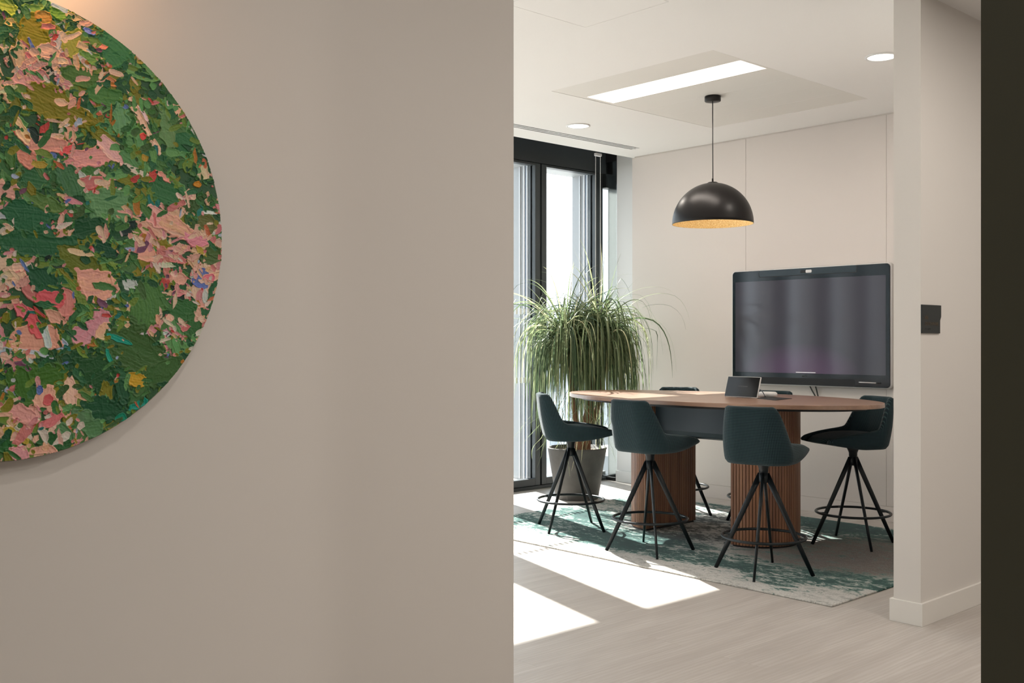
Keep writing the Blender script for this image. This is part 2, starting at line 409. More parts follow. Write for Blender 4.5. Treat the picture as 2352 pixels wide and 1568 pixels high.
def screen_mat():
    m = mat('display_glass', (0.040, 0.037, 0.050), 0.10, spec=0.7); t = NT(m)
    v = t.coord('Generated'); sp = t.n('ShaderNodeSeparateXYZ'); t.l(v, sp.inputs[0])
    dx = t.math('DIVIDE', t.math('SUBTRACT', sp.outputs[1], 0.55), 0.40); dz = t.math('DIVIDE', sp.outputs[2], 0.33)
    q = t.math('MAXIMUM', t.math('SUBTRACT', 1.0, t.math('ADD', t.math('MULTIPLY', dx, dx), t.math('MULTIPLY', dz, dz))), 0.0)
    c = t.mix(q, (0.020, 0.020, 0.024), (0.10, 0.042, 0.10)); t.l(c, t.b.inputs['Emission Color']); t.b.inputs['Emission Strength'].default_value = 0.5
    return m
M['screen'] = screen_mat()
M['screen_off'] = mat('tablet_display', (0.012, 0.011, 0.010), 0.08, spec=0.25)
M['screen_white'] = emit('display_white', (0.8, 0.8, 0.85), 0.35)
# ------------------------------------------------------------------ shell of the place
floor = boxo('floor', (-3.2, 7.9, -3.2, 7.12, -0.12, 0.0), M['floor'], kind='structure')

def struct(name, boxes, m, bev=0):
    bm = bmesh.new()
    for b in boxes: box(bm, *b)
    o = build(name, bm, m); o['kind'] = 'structure'
    if bev: bevel(o, bev)
    return o

struct('wall_painting', [(-3.0, 2.208, 2.402, 2.543, 0, 3.4)], M['wall'])
struct('wall_pillar', [(4.931, 7.9, 2.402, 2.543, 0, 3.4)], M['wall'])
def skirting(name, P, m):
    bm = bmesh.new(); outline_prism(bm, P, 0, 0.112); o = build(name, bm, m); o['kind'] = 'structure'; bevel(o, 0.0015)
skirting('baseboard_pillar', [(4.916, 2.386), (7.6, 2.386), (7.6, 2.402), (4.931, 2.402), (4.931, 2.543), (7.59, 2.543), (7.59, 2.558), (4.916, 2.558)], M['trim'])
skirting('baseboard_painting', [(-3.0, 2.386), (2.222, 2.386), (2.222, 2.558), (-3.0, 2.558), (-3.0, 2.543), (2.208, 2.543), (2.208, 2.402), (-3.0, 2.402)], M['trim'])
struct('leak_trim', [(2.208, 4.931, 2.402, 2.543, 3.122, 3.4)], M['ceiling'])  # unseen lintel added to close a light leak over the opening
struct('wall_corridor', [(1.312, 1.43, -2.2, 0.561, 0, 3.12)], M['olive'])
struct('wall_left', [(-3.15, -3.0, -3.2, 7.12, 0, 3.6)], M['wall'])
struct('wall_back', [(-3.0, 7.9, -3.2, -3.05, 0, 3.4)], M['wall'])
struct('wall_right', [(7.79, 7.9, -3.05, 6.945, 0, 3.7)], M['white_trim'])
struct('baseboard_right', [(7.772, 7.79, 6.60, 6.945, 0, 0.112)], M['white_trim'], 0.0015)

# panelled screen wall: cladding panels 1.3 m wide over a recessed backing
struct('wall_screen', [(7.602, 7.79, 2.543, 6.55, 0, 3.3)], M['seam'])
pan = bmesh.new()
y = 6.578
while y > 2.56:
    y0 = max(y - 1.3, 2.56)
    box(pan, 7.598, 7.602, y0 + 0.0012, y - 0.0012, 0.1195, 3.164); y -= 1.3
o = build('wall_cladding', pan, M['room_wall']); o['kind'] = 'structure'; bevel(o, 0.0008, 1)
o = boxo('baseboard_screen', (7.594, 7.602, 2.56, 6.578, 0, 0.116), M['room_wall'], kind='structure', bev=0.001)

# ceilings: room slab with openings for slot light, hatch joint; lower corridor slab
Z = 3.175
def slab(name, rects_out, holes, z0, z1, m):
    xs = sorted({rects_out[0], rects_out[1]} | {h[0] for h in holes} | {h[1] for h in holes})
    ys = sorted({rects_out[2], rects_out[3]} | {h[2] for h in holes} | {h[3] for h in holes})
    bm = bmesh.new()
    for a, b in zip(xs, xs[1:]):
        for c, d in zip(ys, ys[1:]):
            mx, my = (a + b) / 2, (c + d) / 2
            if any(h[0] < mx < h[1] and h[2] < my < h[3] for h in holes): continue
            box(bm, a, b, c, d, z0, z1)
    bmesh.ops.remove_doubles(bm, verts=bm.verts, dist=1e-5)
    o = build(name, bm, m); o['kind'] = 'structure'; return o
holes = [(5.17, 7.05, 3.83, 5.23), (2.6, 7.295, 6.215, 6.325), (3.665, 4.265, 3.44, 4.04)]
slab('ceiling', (-3.0, 7.79, 2.543, 6.605), holes, Z, Z + 0.05, M['ceiling'])
struct('ceiling_lid', [(-3.0, 7.9, 2.543, 7.5, 3.7, 3.8)], M['frame_dark'])
struct('ceiling_corridor', [(-3.0, 7.79, -3.05, 2.402, 3.12, 3.2)], M['ceiling'])
# access hatch in the ceiling
h = empty('ceiling_hatch', (3.965, 3.74, Z), label='large square flush access hatch in the ceiling, at the top left of the opening', cat='ceiling hatch')
boxo('hatch_door', (-0.2975, 0.2975, -0.2975, 0.2975, 0.0, 0.02), M['ceiling'], h)

# ceiling cassette with slot light
pa = empty('ceiling_panel', (6.11, 4.53, Z), label='large recessed rectangular ceiling panel with one bright slot, above the table', cat='ceiling panel')
bm = bmesh.new()
box(bm, -0.935, -0.62, -0.695, 0.695, 0.0015, 0.03)                 # strip left of the slot
for a, b in ((-0.32, 0.010), (0.018, 0.330), (0.338, 0.635), (0.643, 0.935)):
    box(bm, a, b, -0.695, 0.695, 0.0015, 0.03)
box(bm, -0.62, -0.32, -0.695, -0.675, 0.0015, 0.03); box(bm, -0.62, -0.32, 0.665, 0.695, 0.0015, 0.03)
build('panel_strips', bm, M['ceil_panel'], pa)
bm = bmesh.new()
for b in ((-0.94, -0.62, -0.70, 0.70), (-0.32, 0.94, -0.70, 0.70)): box(bm, *b, 0.0022, 0.012)
build('panel_joints', bm, M['ceiling'], pa)
bm = bmesh.new()                                                   # tray of the slot light
box(bm, -0.62, -0.32, -0.675, 0.665, 0.085, 0.09); box(bm, -0.625, -0.62, -0.675, 0.665, 0.004, 0.09); box(bm, -0.32, -0.315, -0.675, 0.665, 0.004, 0.09)
box(bm, -0.62, -0.32, -0.68, -0.675, 0.004, 0.09); box(bm, -0.62, -0.32, 0.665, 0.67, 0.004, 0.09)
build('slot_light', bm, M['slot_glow'], pa, label='bright long slot light')

def downlight(x, y, z, label, r=0.1, group=None):
    e = empty('downlight', (x, y, z), label=label, cat='ceiling light', group=group)
    bm = bmesh.new(); lathe(bm, [(r, 0.0), (r, -0.006), (r * 0.86, -0.008), (r * 0.84, 0.0)], 40); build('trim_ring', bm, M['white_trim'], e, True)
    bm = bmesh.new(); lathe(bm, [(0, -0.0035), (r * 0.85, -0.0035)], 40)
    for f in bm.faces:
        if f.normal.z > 0: f.normal_flip()
    build('diffuser', bm, M['lamp_white'], e)
    return e
downlight(6.161, 5.918, Z, 'small round recessed downlight near the ceiling air slots by the window')
downlight(6.06, 3.205, Z, 'round recessed downlight cut by the white pillar edge, nearest the sign')
CW = ['leftmost in the corridor ceiling, left of the painting', 'behind the camera in the corridor ceiling, middle row', 'in the corridor ceiling before the wide opening', 'in the corridor ceiling in front of the pillar', 'far back left corner of the corridor ceiling', 'far back in the corridor ceiling behind the olive partition', 'in the corridor ceiling right of the painting', 'in the corridor ceiling past the sign, at the far right']
for i, (x, y, e_) in enumerate(CORR_FILL):  # unseen fittings added to house the corridor fill lamps
    downlight(x, y, 3.12, 'added unseen round downlight ' + CW[i], group='added corridor downlights')

# linear air diffuser
v = empty('air_diffuser', (4.9475, 6.27, Z), label='long linear air vent with three dark slots in the ceiling along the window', cat='air vent')
boxo('vent_backing', (-2.3475, 2.3475, -0.055, 0.055, 0.012, 0.03), M['gap'], v)
bm = bmesh.new()
for a, b in ((-0.055, -0.049), (-0.031, -0.009), (0.009, 0.031), (0.049, 0.055)): box(bm, -2.345, 2.345, a, b, -0.0005, 0.0015)
build('vent_bars', bm, M['white_trim'], v)

# ------------------------------------------------------------------ facade: windows at Y = 7.11
YF = 7.10
header = struct('trim_1', [(-3.0, 7.90, YF, 7.20, 3.10, 3.7)], M['frame'])
panes = [(6.957, 7.642), (6.18, 6.807), (5.20, 5.95), (4.20, 4.90), (3.25, 3.95), (2.25, 2.95), (1.30, 2.00), (0.35, 1.05), (-0.6, 0.10), (-1.55, -0.85), (-2.5, -1.8)]
solid = [(7.642, 7.798), (6.807, 6.957), (5.95, 6.18), (4.90, 5.20), (3.95, 4.20), (2.95, 3.25), (2.00, 2.25), (1.05, 1.30), (0.10, 0.35), (-0.85, -0.6), (-1.8, -1.55), (-3.0, -2.5)]
bm = bmesh.new()
for a, b in solid: box(bm, a, b, YF + 0.045, 7.20, 0, 3.10)
o = build('trim_2', bm, M['frame']); o['kind'] = 'structure'
struct('trim_3', [(-3.0, 7.86, YF - 0.012, 7.20, 0, 0.03)], M['frame'])
for i, (a, b) in enumerate(panes):
    w = empty('window_%d' % (i + 1), ((a + b) / 2, YF, 0)); w['kind'] = 'structure'
    hw = (b - a) / 2
    lo = 0.10
    bm = bmesh.new()
    L, R_ = -hw - 0.064, hw + 0.064
    if i == 0: R_ = hw + 0.02
    box(bm, L, -hw, 0, 0.07, 0.034, 3.095); box(bm, hw, R_, 0, 0.07, 0.034, 3.095)
    box(bm, -hw, hw, 0, 0.07, 0.034, lo); box(bm, -hw, hw, 0, 0.07, 3.072, 3.095)
    bevel(build('window_frame', bm, M['frame'], w), 0.003, 2)
    bm = bmesh.new(); box(bm, -hw, hw, 0.036, 0.044, lo, 3.072); build('glass_pane', bm, M['glass'], w)
    # manifestation squares
    bm = bmesh.new()
    x = -hw + 0.01
    k0 = math.ceil((-hw + (a + b) / 2) / 0.0495) * 0.0495 - (a + b) / 2
    x = k0
    while x + 0.026 < hw:
        for z0, z1 in ((1.656, 1.713), (1.008, 1.062)): box(bm, x, x + 0.026, 0.0335, 0.0355, z0, z1)
        x += 0.0495
    build('safety_dots', bm, M['decal'], w, label='white safety squares on the glass')
    # exterior reveal: fin on the right, head above, sill below
    bm = bmesh.new()
    box(bm, hw + 0.012, hw + 0.05, 0.10, 0.335, 0.0, 3.15); box(bm, -hw - 0.05, -hw - 0.012, 0.10, 0.335, 0.0, 3.15)
    box(bm, -hw - 0.05, hw + 0.05, 0.10, 0.335, 3.085, 3.15)
    build('outer_fin', bm, M['ext'], w)
    bm = bmesh.new()
    for q0, q1 in ((0.108, 0.120), (0.150, 0.162), (0.215, 0.222)): box(bm, hw - 0.004, hw + 0.012, q0, q1, 0.08, 3.085)
    build('outer_rail', bm, M['ext_light'], w)
    bm = bmesh.new()
    for q0, q1 in ((0.125, 0.145), (0.100, 0.106)): box(bm, hw + 0.002, hw + 0.012, q0, q1, 0.08, 3.085)
    build('outer_gasket', bm, M['ext_blue'], w)
struct('trim_4', [(-3.0, 7.9, 7.20, 7.44, -0.1, 0.07)], M['terrace'])
# side return glazing between the facade and the white wall
sg = empty('window_12', (7.80, 7.02, 0)); sg['kind'] = 'structure'
boxo('glass_pane', (0.0, 0.02, -0.075, 0.17, 0.03, 3.215), M['glass_side'], sg)
boxo('window_frame', (-0.012, 0.03, -0.08, 0.17, 0.0, 0.032), M['black'], sg)
boxo('window_header', (-0.004, 0.03, -0.08, 0.17, 3.215, 3.7), M['black'], sg)
# narrow glazed bay beyond the side return
struct('leak_wall_bay', [(8.25, 8.35, 6.80, 7.2, -0.1, 3.7), (7.9, 8.25, 6.80, 6.85, -0.1, 3.7)], M['white_trim'])  # unseen walls added to stop a light leak behind the side glass
struct('floor_bay', [(7.9, 8.3, 6.85, 7.12, -0.12, 0.0)], M['floor'])
struct('trim_5', [(7.80, 8.3, 7.10, 7.2, 2.96, 3.7), (7.80, 8.3, 7.10, 7.2, -0.1, 0.04)], M['frame'])
struct('window_13', [(7.885, 8.26, 7.14, 7.15, 0.04, 2.96)], M['infill'])
# roller blind guide wires with their bracket
bl = empty('blind_guide', (7.30, 6.75, 0), label='pair of thin white vertical blind guide wires hung beside the window corner', cat='blind guide')
for dx in (-0.033, 0.034):
    bm = bmesh.new(); tube(bm, [(dx, 0, 0.0), (dx, 0, 3.20)], 0.0028, 8); build('guide_wire', bm, M['white_plastic'], bl)
bevel(boxo('bracket', (-0.038, 0.039, -0.018, 0.018, 3.17, 3.20), M['white_plastic'], bl), 0.006)
# world outside
struct('ground_outside', [(-60, 120, 7.44, 220, -12.2, -12.0)], M['terrace'])
def far_block(x, y, w, d, h, col, label):
    e = empty('far_building', (x, y, -12.0), label=label, cat='building')
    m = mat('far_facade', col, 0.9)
    boxo('facade', (-w / 2, w / 2, -d / 2, d / 2, 0, h), m, e)
    wm = mat('far_window', (0.30, 0.34, 0.38), 0.2)
    for i in range(int(w / 3)):
        for j in range(int((h - 2) / 3.2)):
            boxo('window', (-w / 2 + 0.8 + i * 3, -w / 2 + 2.2 + i * 3, -d / 2 - 0.06, -d / 2, 1.2 + j * 3.2, 2.9 + j * 3.2), wm, e)
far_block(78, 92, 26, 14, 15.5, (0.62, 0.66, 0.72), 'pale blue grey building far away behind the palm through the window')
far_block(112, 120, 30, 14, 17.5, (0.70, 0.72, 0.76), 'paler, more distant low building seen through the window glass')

# ------------------------------------------------------------------ rug
bm = bmesh.new(); box(bm, -1.175, 1.175, -1.627, 1.627, 0.0, 0.010)
rug = build('rug', bm, M['rug'], loc=(6.105, 4.512, 0.0)); bevel(rug, 0.004, 2)
tag(rug, 'large distressed green, cream and taupe rug under the oval table', 'rug')
ZR = 0.010

# ------------------------------------------------------------------ oval table
TX, TY = 6.149, 4.562
tb = empty('oval_table', (TX, TY, ZR), label='oval walnut bar-height table on two slatted half-round pedestals', cat='table')
def ellipse(a, b, n=128): return [(a * math.cos(2 * math.pi * k / n), b * math.sin(2 * math.pi * k / n)) for k in range(n)]
bm = bmesh.new(); outline_prism(bm, ellipse(0.676, 1.285), 0.962, 0.990)
bevel(build('tabletop', bm, M['walnut_top'], tb), 0.0025, 2, 50)
bm = bmesh.new(); outline_prism(bm, ellipse(0.61, 1.17), 0.944, 0.962); build('under_plate', bm, M['black'], tb)
def pedestal(sy):
    # half round: flat side at y = sy*0.385, round side outwards
    R, n = 0.30, 41
    y0 = sy * 0.375
    P = []
    for k in range(n + 1):
        a = math.pi * k / n
        P.append((R * math.cos(a), y0 + sy * (R * math.sin(a) * 1.0)))
    core = [(x * 0.955, y0 + (y - y0) * 0.955 + sy * 0.004) for x, y in P]
    bm = bmesh.new(); outline_prism(bm, core if sy > 0 else core[::-1], 0.018, 0.944)
    c = build('pedestal', bm, mat('pedestal_core', (0.02, 0.012, 0.008), 0.8), tb)
    bm = bmesh.new(); outline_prism(bm, [(x * 0.93, y0 + (y - y0) * 0.93 + sy * 0.006) for x, y in P][::sy], 0.0, 0.018); build('plinth', bm, M['black'], c)
    sl = bmesh.new()
    def slat(x, y, ang, w):
        Mx = Matrix.Translation((x, y, 0)) @ Matrix.Rotation(ang, 4, 'Z')
        box(sl, -w / 2, w / 2, -0.012, 0.0, 0.014, 0.944, Mx)
    n1 = 42
    for k in range(n1):
        a = math.pi * (k + 0.5) / n1
        x, yy = R * math.cos(a), y0 + sy * R * math.sin(a)
        slat(x, yy, math.atan2(sy * math.sin(a), math.cos(a)) - math.pi / 2, 0.0188)
    n2 = 27
    for k in range(n2):
        slat(-R + (k + 0.5) * 2 * R / n2, y0 - sy * 0.0, 0 if sy < 0 else math.pi, 0.0188)
    s = build('slats', sl, M['walnut_slat'], c); bevel(s, 0.002, 1)
pedestal(1); pedestal(-1)
bm = bmesh.new(); P = [(0.20, 0.0), (-0.19, 0.0), (-0.19, -0.20), (-0.175, -0.235), (-0.14, -0.25), (0.15, -0.25), (0.185, -0.235), (0.20, -0.20)]
outline_prism(bm, P, -0.372, 0.372)
for v_ in bm.verts: v_.co = Vector((v_.co.x, v_.co.z, v_.co.y + 0.943))
bmesh.ops.recalc_face_normals(bm, faces=bm.faces)
bevel(build('cable_trough', bm, M['beam'], tb, label='dark blue-grey trough between the pedestals'), 0.004, 2)

# ------------------------------------------------------------------ bar stools (front faces +X)
def uv_set(me, fn):
    uv = me.uv_layers.new(name='UVMap')
    for p in me.polygons:
        for li in p.loop_indices:
            uv.data[li].uv = fn(me.vertices[me.loops[li].vertex_index].co, p.normal)

def make_stool():
    r = empty('bar_stool', (0, 0, 0))
    # --- upholstered shell: open tub swept around the seat
    NS, NV = 100, 16
    ZB = 0.662
    def plan(t):
        # t -1..1 from front-left round the rear to front-right ; returns outer base x,y
        s = abs(t); sg_ = 1 if t > 0 else -1
        Lside, Rr = 0.33, 0.13
        # rear straight .0-.115, corner arc, side
        half, rear = 0.208, -0.192
        arc = Rr * math.pi / 2; straight = half - Rr
        total = straight + arc + (0.305 - (rear + Rr)); d = s * total
        if d < straight: x, y, nx, ny = rear, d, -1, 0
        elif d < straight + arc:
            a = (d - straight) / Rr; x = rear + Rr - Rr * math.cos(a); y = straight + Rr * math.sin(a); nx, ny = -math.cos(a), math.sin(a)
        else:
            q = d - straight - arc; x = rear + Rr + q; y = half - 0.028 * (q / 0.367) ** 2 * 1.2; nx, ny = 0, 1
        return x, y * sg_, nx, ny * sg_, d * sg_
    def ztop(x0):
        # height of the rim as a function of plan x
        k = [(-0.20, 1.0), (-0.148, 1.0), (-0.134, 0.992), (-0.122, 0.968), (-0.104, 0.91), (-0.088, 0.855), (-0.076, 0.818), (-0.062, 0.795), (-0.04, 0.783), (0.0, 0.776), (0.06, 0.769), (0.16, 0.757), (0.235, 0.744), (0.285, 0.733), (0.305, 0.722)]
        if x0 <= k[0][0]: return k[0][1]
        for (a, za), (b, zb) in zip(k, k[1:]):
            if x0 <= b:
                f = (x0 - a) / (b - a); return za + (zb - za) * f
        return k[-1][1]
    def zbot(x0): return ZB + 0.045 * max(0, (x0 - 0.03) / 0.275) ** 1.5
    TH = 0.036
    verts_o, verts_i, uvs = [], [], []
    bm = bmesh.new(); uvl = bm.loops.layers.uv.new('UVMap')
    grid_o, grid_i = [], []
    for i in range(NS + 1):
        t = -1 + 2 * i / NS
        x, y, nx, ny, d = plan(t)
        zt = ztop(x); zb = zbot(x)
        ro, ri = [], []
        for j in range(NV + 1):
            z = zb + (zt - zb) * j / NV
            f = (z - ZB) / (1.0 - ZB)
            rearness = max(0.0, min(1.0, (0.06 - x) / 0.20))
            lean = -0.062 * f * rearness
            sy = 1 - 0.10 * f * f - 0.03 * f
            bulge = 0.010 * (1 - 0.7 * max(0, min(1, (x - 0.1) / 0.2))) * math.sin(math.pi * min(1, (z - zb) / max(1e-6, zt - zb)))
            tuck = -0.014 * max(0, 1 - (z - zb) / 0.03) ** 2
            px, py = x + lean + nx * (bulge + tuck), (y + ny * (bulge + tuck)) * sy
            edge = max(0.0, 1 - (zt - z) / 0.03); th = TH * (1 - 0.0 * edge)
            ro.append(bm.verts.new((px, py, z)))
            ri.append(bm.verts.new((px - nx * th, py - ny * th * sy, z - 0.004 * 0)))
        # rounded rim vertex
        z = zt + 0.010
        rim = bm.verts.new(((ro[-1].co.x + ri[-1].co.x) / 2, (ro[-1].co.y + ri[-1].co.y) / 2, z))
        grid_o.append((ro, d)); grid_i.append((ri, rim))
    def quad(a, b, c, d_, uvv):
        f = bm.faces.new((a, b, c, d_))
        for l_, u_ in zip(f.loops, uvv): l_[uvl].uv = u_
        return f
    for i in range(NS):
        (A, da), (B, db) = grid_o[i], grid_o[i + 1]; (Ai, ra), (Bi, rb) = grid_i[i], grid_i[i + 1]
        for j in range(NV):
            quad(A[j], B[j], B[j + 1], A[j + 1], ((da, A[j].co.z), (db, B[j].co.z), (db, B[j + 1].co.z), (da, A[j + 1].co.z)))
            quad(Bi[j], Ai[j], Ai[j + 1], Bi[j + 1], ((db, B[j].co.z), (da, A[j].co.z), (da, A[j + 1].co.z), (db, B[j + 1].co.z)))
        quad(A[NV], B[NV], rb, ra, ((da, A[NV].co.z), (db, B[NV].co.z), (db, B[NV].co.z + .018), (da, A[NV].co.z + .018)))
        quad(ra, rb, Bi[NV], Ai[NV], ((da, A[NV].co.z + .018), (db, B[NV].co.z + .018), (db, B[NV].co.z + .036), (da, A[NV].co.z + .036)))
    for gi in (0, NS):
        ro, _ = grid_o[gi]; ri, rim = grid_i[gi]
        loop = ro + [rim] + ri[::-1]
        f = bm.faces.new(loop)
        for l_ in f.loops: l_[uvl].uv = (l_.vert.co.y, l_.vert.co.z)
    # underside
    ring = [grid_o[i][0][0] for i in range(NS + 1)]
    f = bm.faces.new(ring[::-1])
    for l_ in f.loops: l_[uvl].uv = (l_.vert.co.x, l_.vert.co.y)
    bmesh.ops.recalc_face_normals(bm, faces=bm.faces)
    build('shell', bm, M['fabric'], r, True, label='upholstered bucket shell')
    # --- seat cushion inside, running out to the front edge
    bm = bmesh.new(); uvl = bm.loops.layers.uv.new('UVMap')
    NR, NA = 10, 56
    def seat_out(a):
        c, s = math.cos(a), math.sin(a); n = 3.4
        rx = (abs(c) ** n + abs(s) ** n) ** (-1 / n)
        x = 0.060 + 0.250 * rx * c; y = 0.186 * rx * s
        if x > 0: y *= 1 - 0.13 * (x / 0.31) ** 2
        return x, y
    rings = []
    def zt_(x, q): return 0.757 - 0.125 * max(0, (x - 0.06)) ** 1.35 / 0.21 ** 0.35 + 0.018 * (1 - q * q)
    cen = bm.verts.new((0.06, 0, zt_(0.06, 0)))
    for k in range(1, NR + 1):
        q = k / NR; row = []
        for a_ in range(NA):
            x, y = seat_out(2 * math.pi * a_ / NA); X = 0.06 + (x - 0.06) * q; Y = y * q
            drop = 0.018 * max(0, (q - 0.86) / 0.14) ** 2
            row.append(bm.verts.new((X, Y, zt_(X, q) - drop)))
        rings.append(row)
    low = [bm.verts.new((0.06 + (v_.co.x - 0.06) * 0.97, v_.co.y * 0.96, zbot(v_.co.x) + 0.002)) for v_ in rings[-1]]
    rings.append(low)
    for a_ in range(NA): bm.faces.new((cen, rings[0][a_], rings[0][(a_ + 1) % NA]))
    for A, B in zip(rings, rings[1:]):
        for a_ in range(NA): bm.faces.new((A[a_], B[a_], B[(a_ + 1) % NA], A[(a_ + 1) % NA]))
    bm.faces.new(low[::-1])
    for f in bm.faces:
        for l_ in f.loops: l_[uvl].uv = (l_.vert.co.x, l_.vert.co.y)
    bmesh.ops.recalc_face_normals(bm, faces=bm.faces)
    build('seat', bm, M['fabric'], r, True, label='domed seat cushion')
    # --- swivel column
    bm = bmesh.new(); lathe(bm, [(0, 0.664), (0.046, 0.664), (0.034, 0.640), (0.0285, 0.625), (0.0285, 0.602), (0.026, 0.601), (0.026, 0.597), (0.0295, 0.596), (0.028, 0.545), (0.018, 0.538), (0, 0.538)], 28)
    build('swivel_column', bm, M['black_metal'], r, True)
    # --- legs: oval tubes, four children
    for k in range(4):
        a = math.radians(45 + 90 * k); c, s = math.cos(a), math.sin(a)
        bm = bmesh.new(); P = []
        for q in (0, 0.33, 0.66, 1): P.append((c * (0.018 + 0.272 * q), s * (0.018 + 0.272 * q), 0.592 - 0.592 * q))
        tube(bm, P, [0.0175, 0.0165, 0.0150, 0.0135], 14, side=(c, s, 0.4), flat=0.58)
        for v_ in bm.verts: v_.co.z = max(v_.co.z, 0.0)
        build('leg', bm, M['black_metal'], r, True)
    bm = bmesh.new(); torus(bm, 0.246, 0.0095, 0.215, 72, 12, 0.9)
    fr = build('foot_ring', bm, M['black_metal'], r, True)
    for k in range(4):
        bm = bmesh.new()
        a = math.radians(45 + 90 * k); c, s = math.cos(a), math.sin(a)
        tube(bm, [(c * 0.19, s * 0.19, 0.215), (c * 0.245, s * 0.245, 0.215)], 0.005, 8)
        build('ring_lug', bm, M['black_metal'], fr, True)
    return r

proto = make_stool()
# x, y, seat heading, leg rotation relative to 45deg, label
stools = [
    (5.540, 5.397, -38, -34.0, 'leftmost dark teal bar stool, side on, in front of the potted palm'),
    (5.341, 4.468, -3, 4.0, 'dark teal checked bar stool, back to us, before the left slatted pedestal'),
    (5.346, 3.586, 11, -22.0, 'nearest dark teal bar stool, back to us, covering the right slatted pedestal'),
    (6.550, 3.673, 156, 8.0, 'dark teal bar stool at the right end by the white pillar, open seat facing us'),
    (6.687, 5.306, 214, -31.0, 'bar stool across the table near the palm, sunlit top and foot ring showing'),
    (6.705, 4.520, 187, -40.0, 'bar stool across the table behind the tablet, mostly hidden, only its top showing'),
]
for i, (x, y, hd, lr, lab) in enumerate(stools):
    o = proto if i == 0 else copy_tree(proto)
    o.location = (x, y, ZR); o.rotation_euler = (0, 0, math.radians(hd))
    tag(o, lab, 'bar stool', 'bar stools round the oval table')
    for ch in [c for c in C.objects if c.parent == o and c.name.split('.')[0] in ('leg', 'foot_ring')]:
        ch.rotation_euler = (0, 0, math.radians(lr - hd))
# ------------------------------------------------------------------ pendant lamp
pl = empty('pendant_lamp', (6.143, 4.552, Z), label='black dome pendant lamp with gold lining hanging over the table', cat='pendant lamp')
bm = bmesh.new(); lathe(bm, [(0, 0), (0.056, 0), (0.058, -0.003), (0.058, -0.034), (0.055, -0.038), (0, -0.038)], 40); build('ceiling_rose', bm, M['shade_black'], pl, True)
bm = bmesh.new(); tube(bm, [(0, 0, -0.036), (0.002, 0.001, -0.3), (0.003, 0, -0.61)], 0.0035, 8); build('cord', bm, M['black'], pl, True)
bm = bmesh.new(); lathe(bm, [(0, -0.595), (0.006, -0.595), (0.007, -0.618), (0.03, -0.622), (0.043, -0.629), (0, -0.63)], 28); build('cord_cap', bm, M['shade_black'], pl, True)
bm = bmesh.new(); bmesh_g = bmesh.new()
R0, Hh, zt0 = 0.291, 0.298, -0.627
prof, prof_i = [], []
for k in range(25):
    a = math.radians(90 * k / 24) ; prof.append((max(1e-7, R0 * math.sin(a)), zt0 - Hh * (1 - math.cos(a)))); prof_i.append((max(1e-7, (R0 - 0.003) * math.sin(a)), zt0 - 0.003 - (Hh - 0.003) * (1 - math.cos(a))))
lathe(bm, prof + [(R0 - 0.003, zt0 - Hh)], 72); s1 = build('lamp_shade', bm, M['shade_black'], pl, True)
lathe(bmesh_g, [(r_, z_) for r_, z_ in prof_i], 72); build('lining', bmesh_g, M['gold'], s1, True, label='crinkled gold lining')
bm = bmesh.new(); lathe(bm, [(0, -0.63), (0.02, -0.63), (0.022, -0.70), (0, -0.70)], 20); so = build('socket', bm, M['black'], pl, True)
bm = bmesh.new(); lathe(bm, [(0.012, -0.70), (0.03, -0.74), (0.033, -0.765), (0.02, -0.79), (0, -0.795)], 24); build('bulb', bm, emit('lamp_bulb', (1, 0.78, 0.5), 3.0), so, True)
lamp('pendant_light', (6.143, 4.552, Z - 0.83), 1.3, 0.04, color=(1, 0.84, 0.62), kind='POINT')

# ------------------------------------------------------------------ wall screen
ws = empty('wall_display', (7.598, 4.651, 1.034), label='large black video conference display on the panelled wall', cat='screen')
def WP(name, y0, y1, z0, z1, x0, x1, r, m, parent=None, label=None):
    o = plate(name, y0 - 4.651, y1 - 4.651, z0 - 1.034, z1 - 1.034, x0 - 7.598, x1 - 7.598, r, m, parent or ws, label); return o
bevel(WP('casing', 3.912, 5.388, 1.032, 2.012, 7.5535, 7.597, 0.035, M['silver'], label='silver casing'), 0.006, 3)
fp = WP('front_panel', 3.922, 5.380, 1.040, 2.005, 7.546, 7.5535, 0.030, M['glass_black']); bevel(fp, 0.003, 2)
dp = WP('display', 3.955, 5.348, 1.137, 1.915, 7.5445, 7.546, 0.002, M['screen'], label='grey purple display area')
WP('progress_bar', 4.564, 4.747, 1.143, 1.148, 7.5440, 7.5445, 0.002, M['screen_white'], dp)
cb = WP('camera_bar', 4.203, 5.105, 1.951, 2.004, 7.5445, 7.546, 0.014, mat('camera_bar', (0.012, 0.026, 0.034), 0.22, spec=0.7))
bm = bmesh.new()
WP('camera_joint', 4.197, 5.111, 1.946, 2.004, 7.5455, 7.5462, 0.016, M['black'], cb)
WP('lens_window', 4.655, 4.705, 1.965, 1.988, 7.5425, 7.5445, 0.008, M['black'], cb)
WP('privacy_cover', 4.600, 4.655, 1.965, 1.989, 7.5420, 7.5445, 0.008, M['white_plastic'], cb, label='white sliding lens cover')
WP('speaker_grille', 4.212, 5.38, 1.042, 1.098, 7.5445, 7.546, 0.014, M['black'])
lg = WP('logo', 4.668, 4.690, 1.108, 1.118, 7.5450, 7.546, 0.003, M['cable'])
WP('logo_arc', 4.646, 4.664, 1.108, 1.118, 7.5450, 7.546, 0.003, M['cable'], lg)
bm = bmesh.new(); tube(bm, [(7.538 - 7.598, 4.178 - 4.651, 1.079 - 1.034), (7.537 - 7.598, 4.165 - 4.651, 1.0785 - 1.034), (7.537 - 7.598, 4.03 - 4.651, 1.076 - 1.034)], [0.002, 0.0048, 0.0048], 10)
st = build('stylus', bm, M['silver'], ws, True, label='silver stylus')
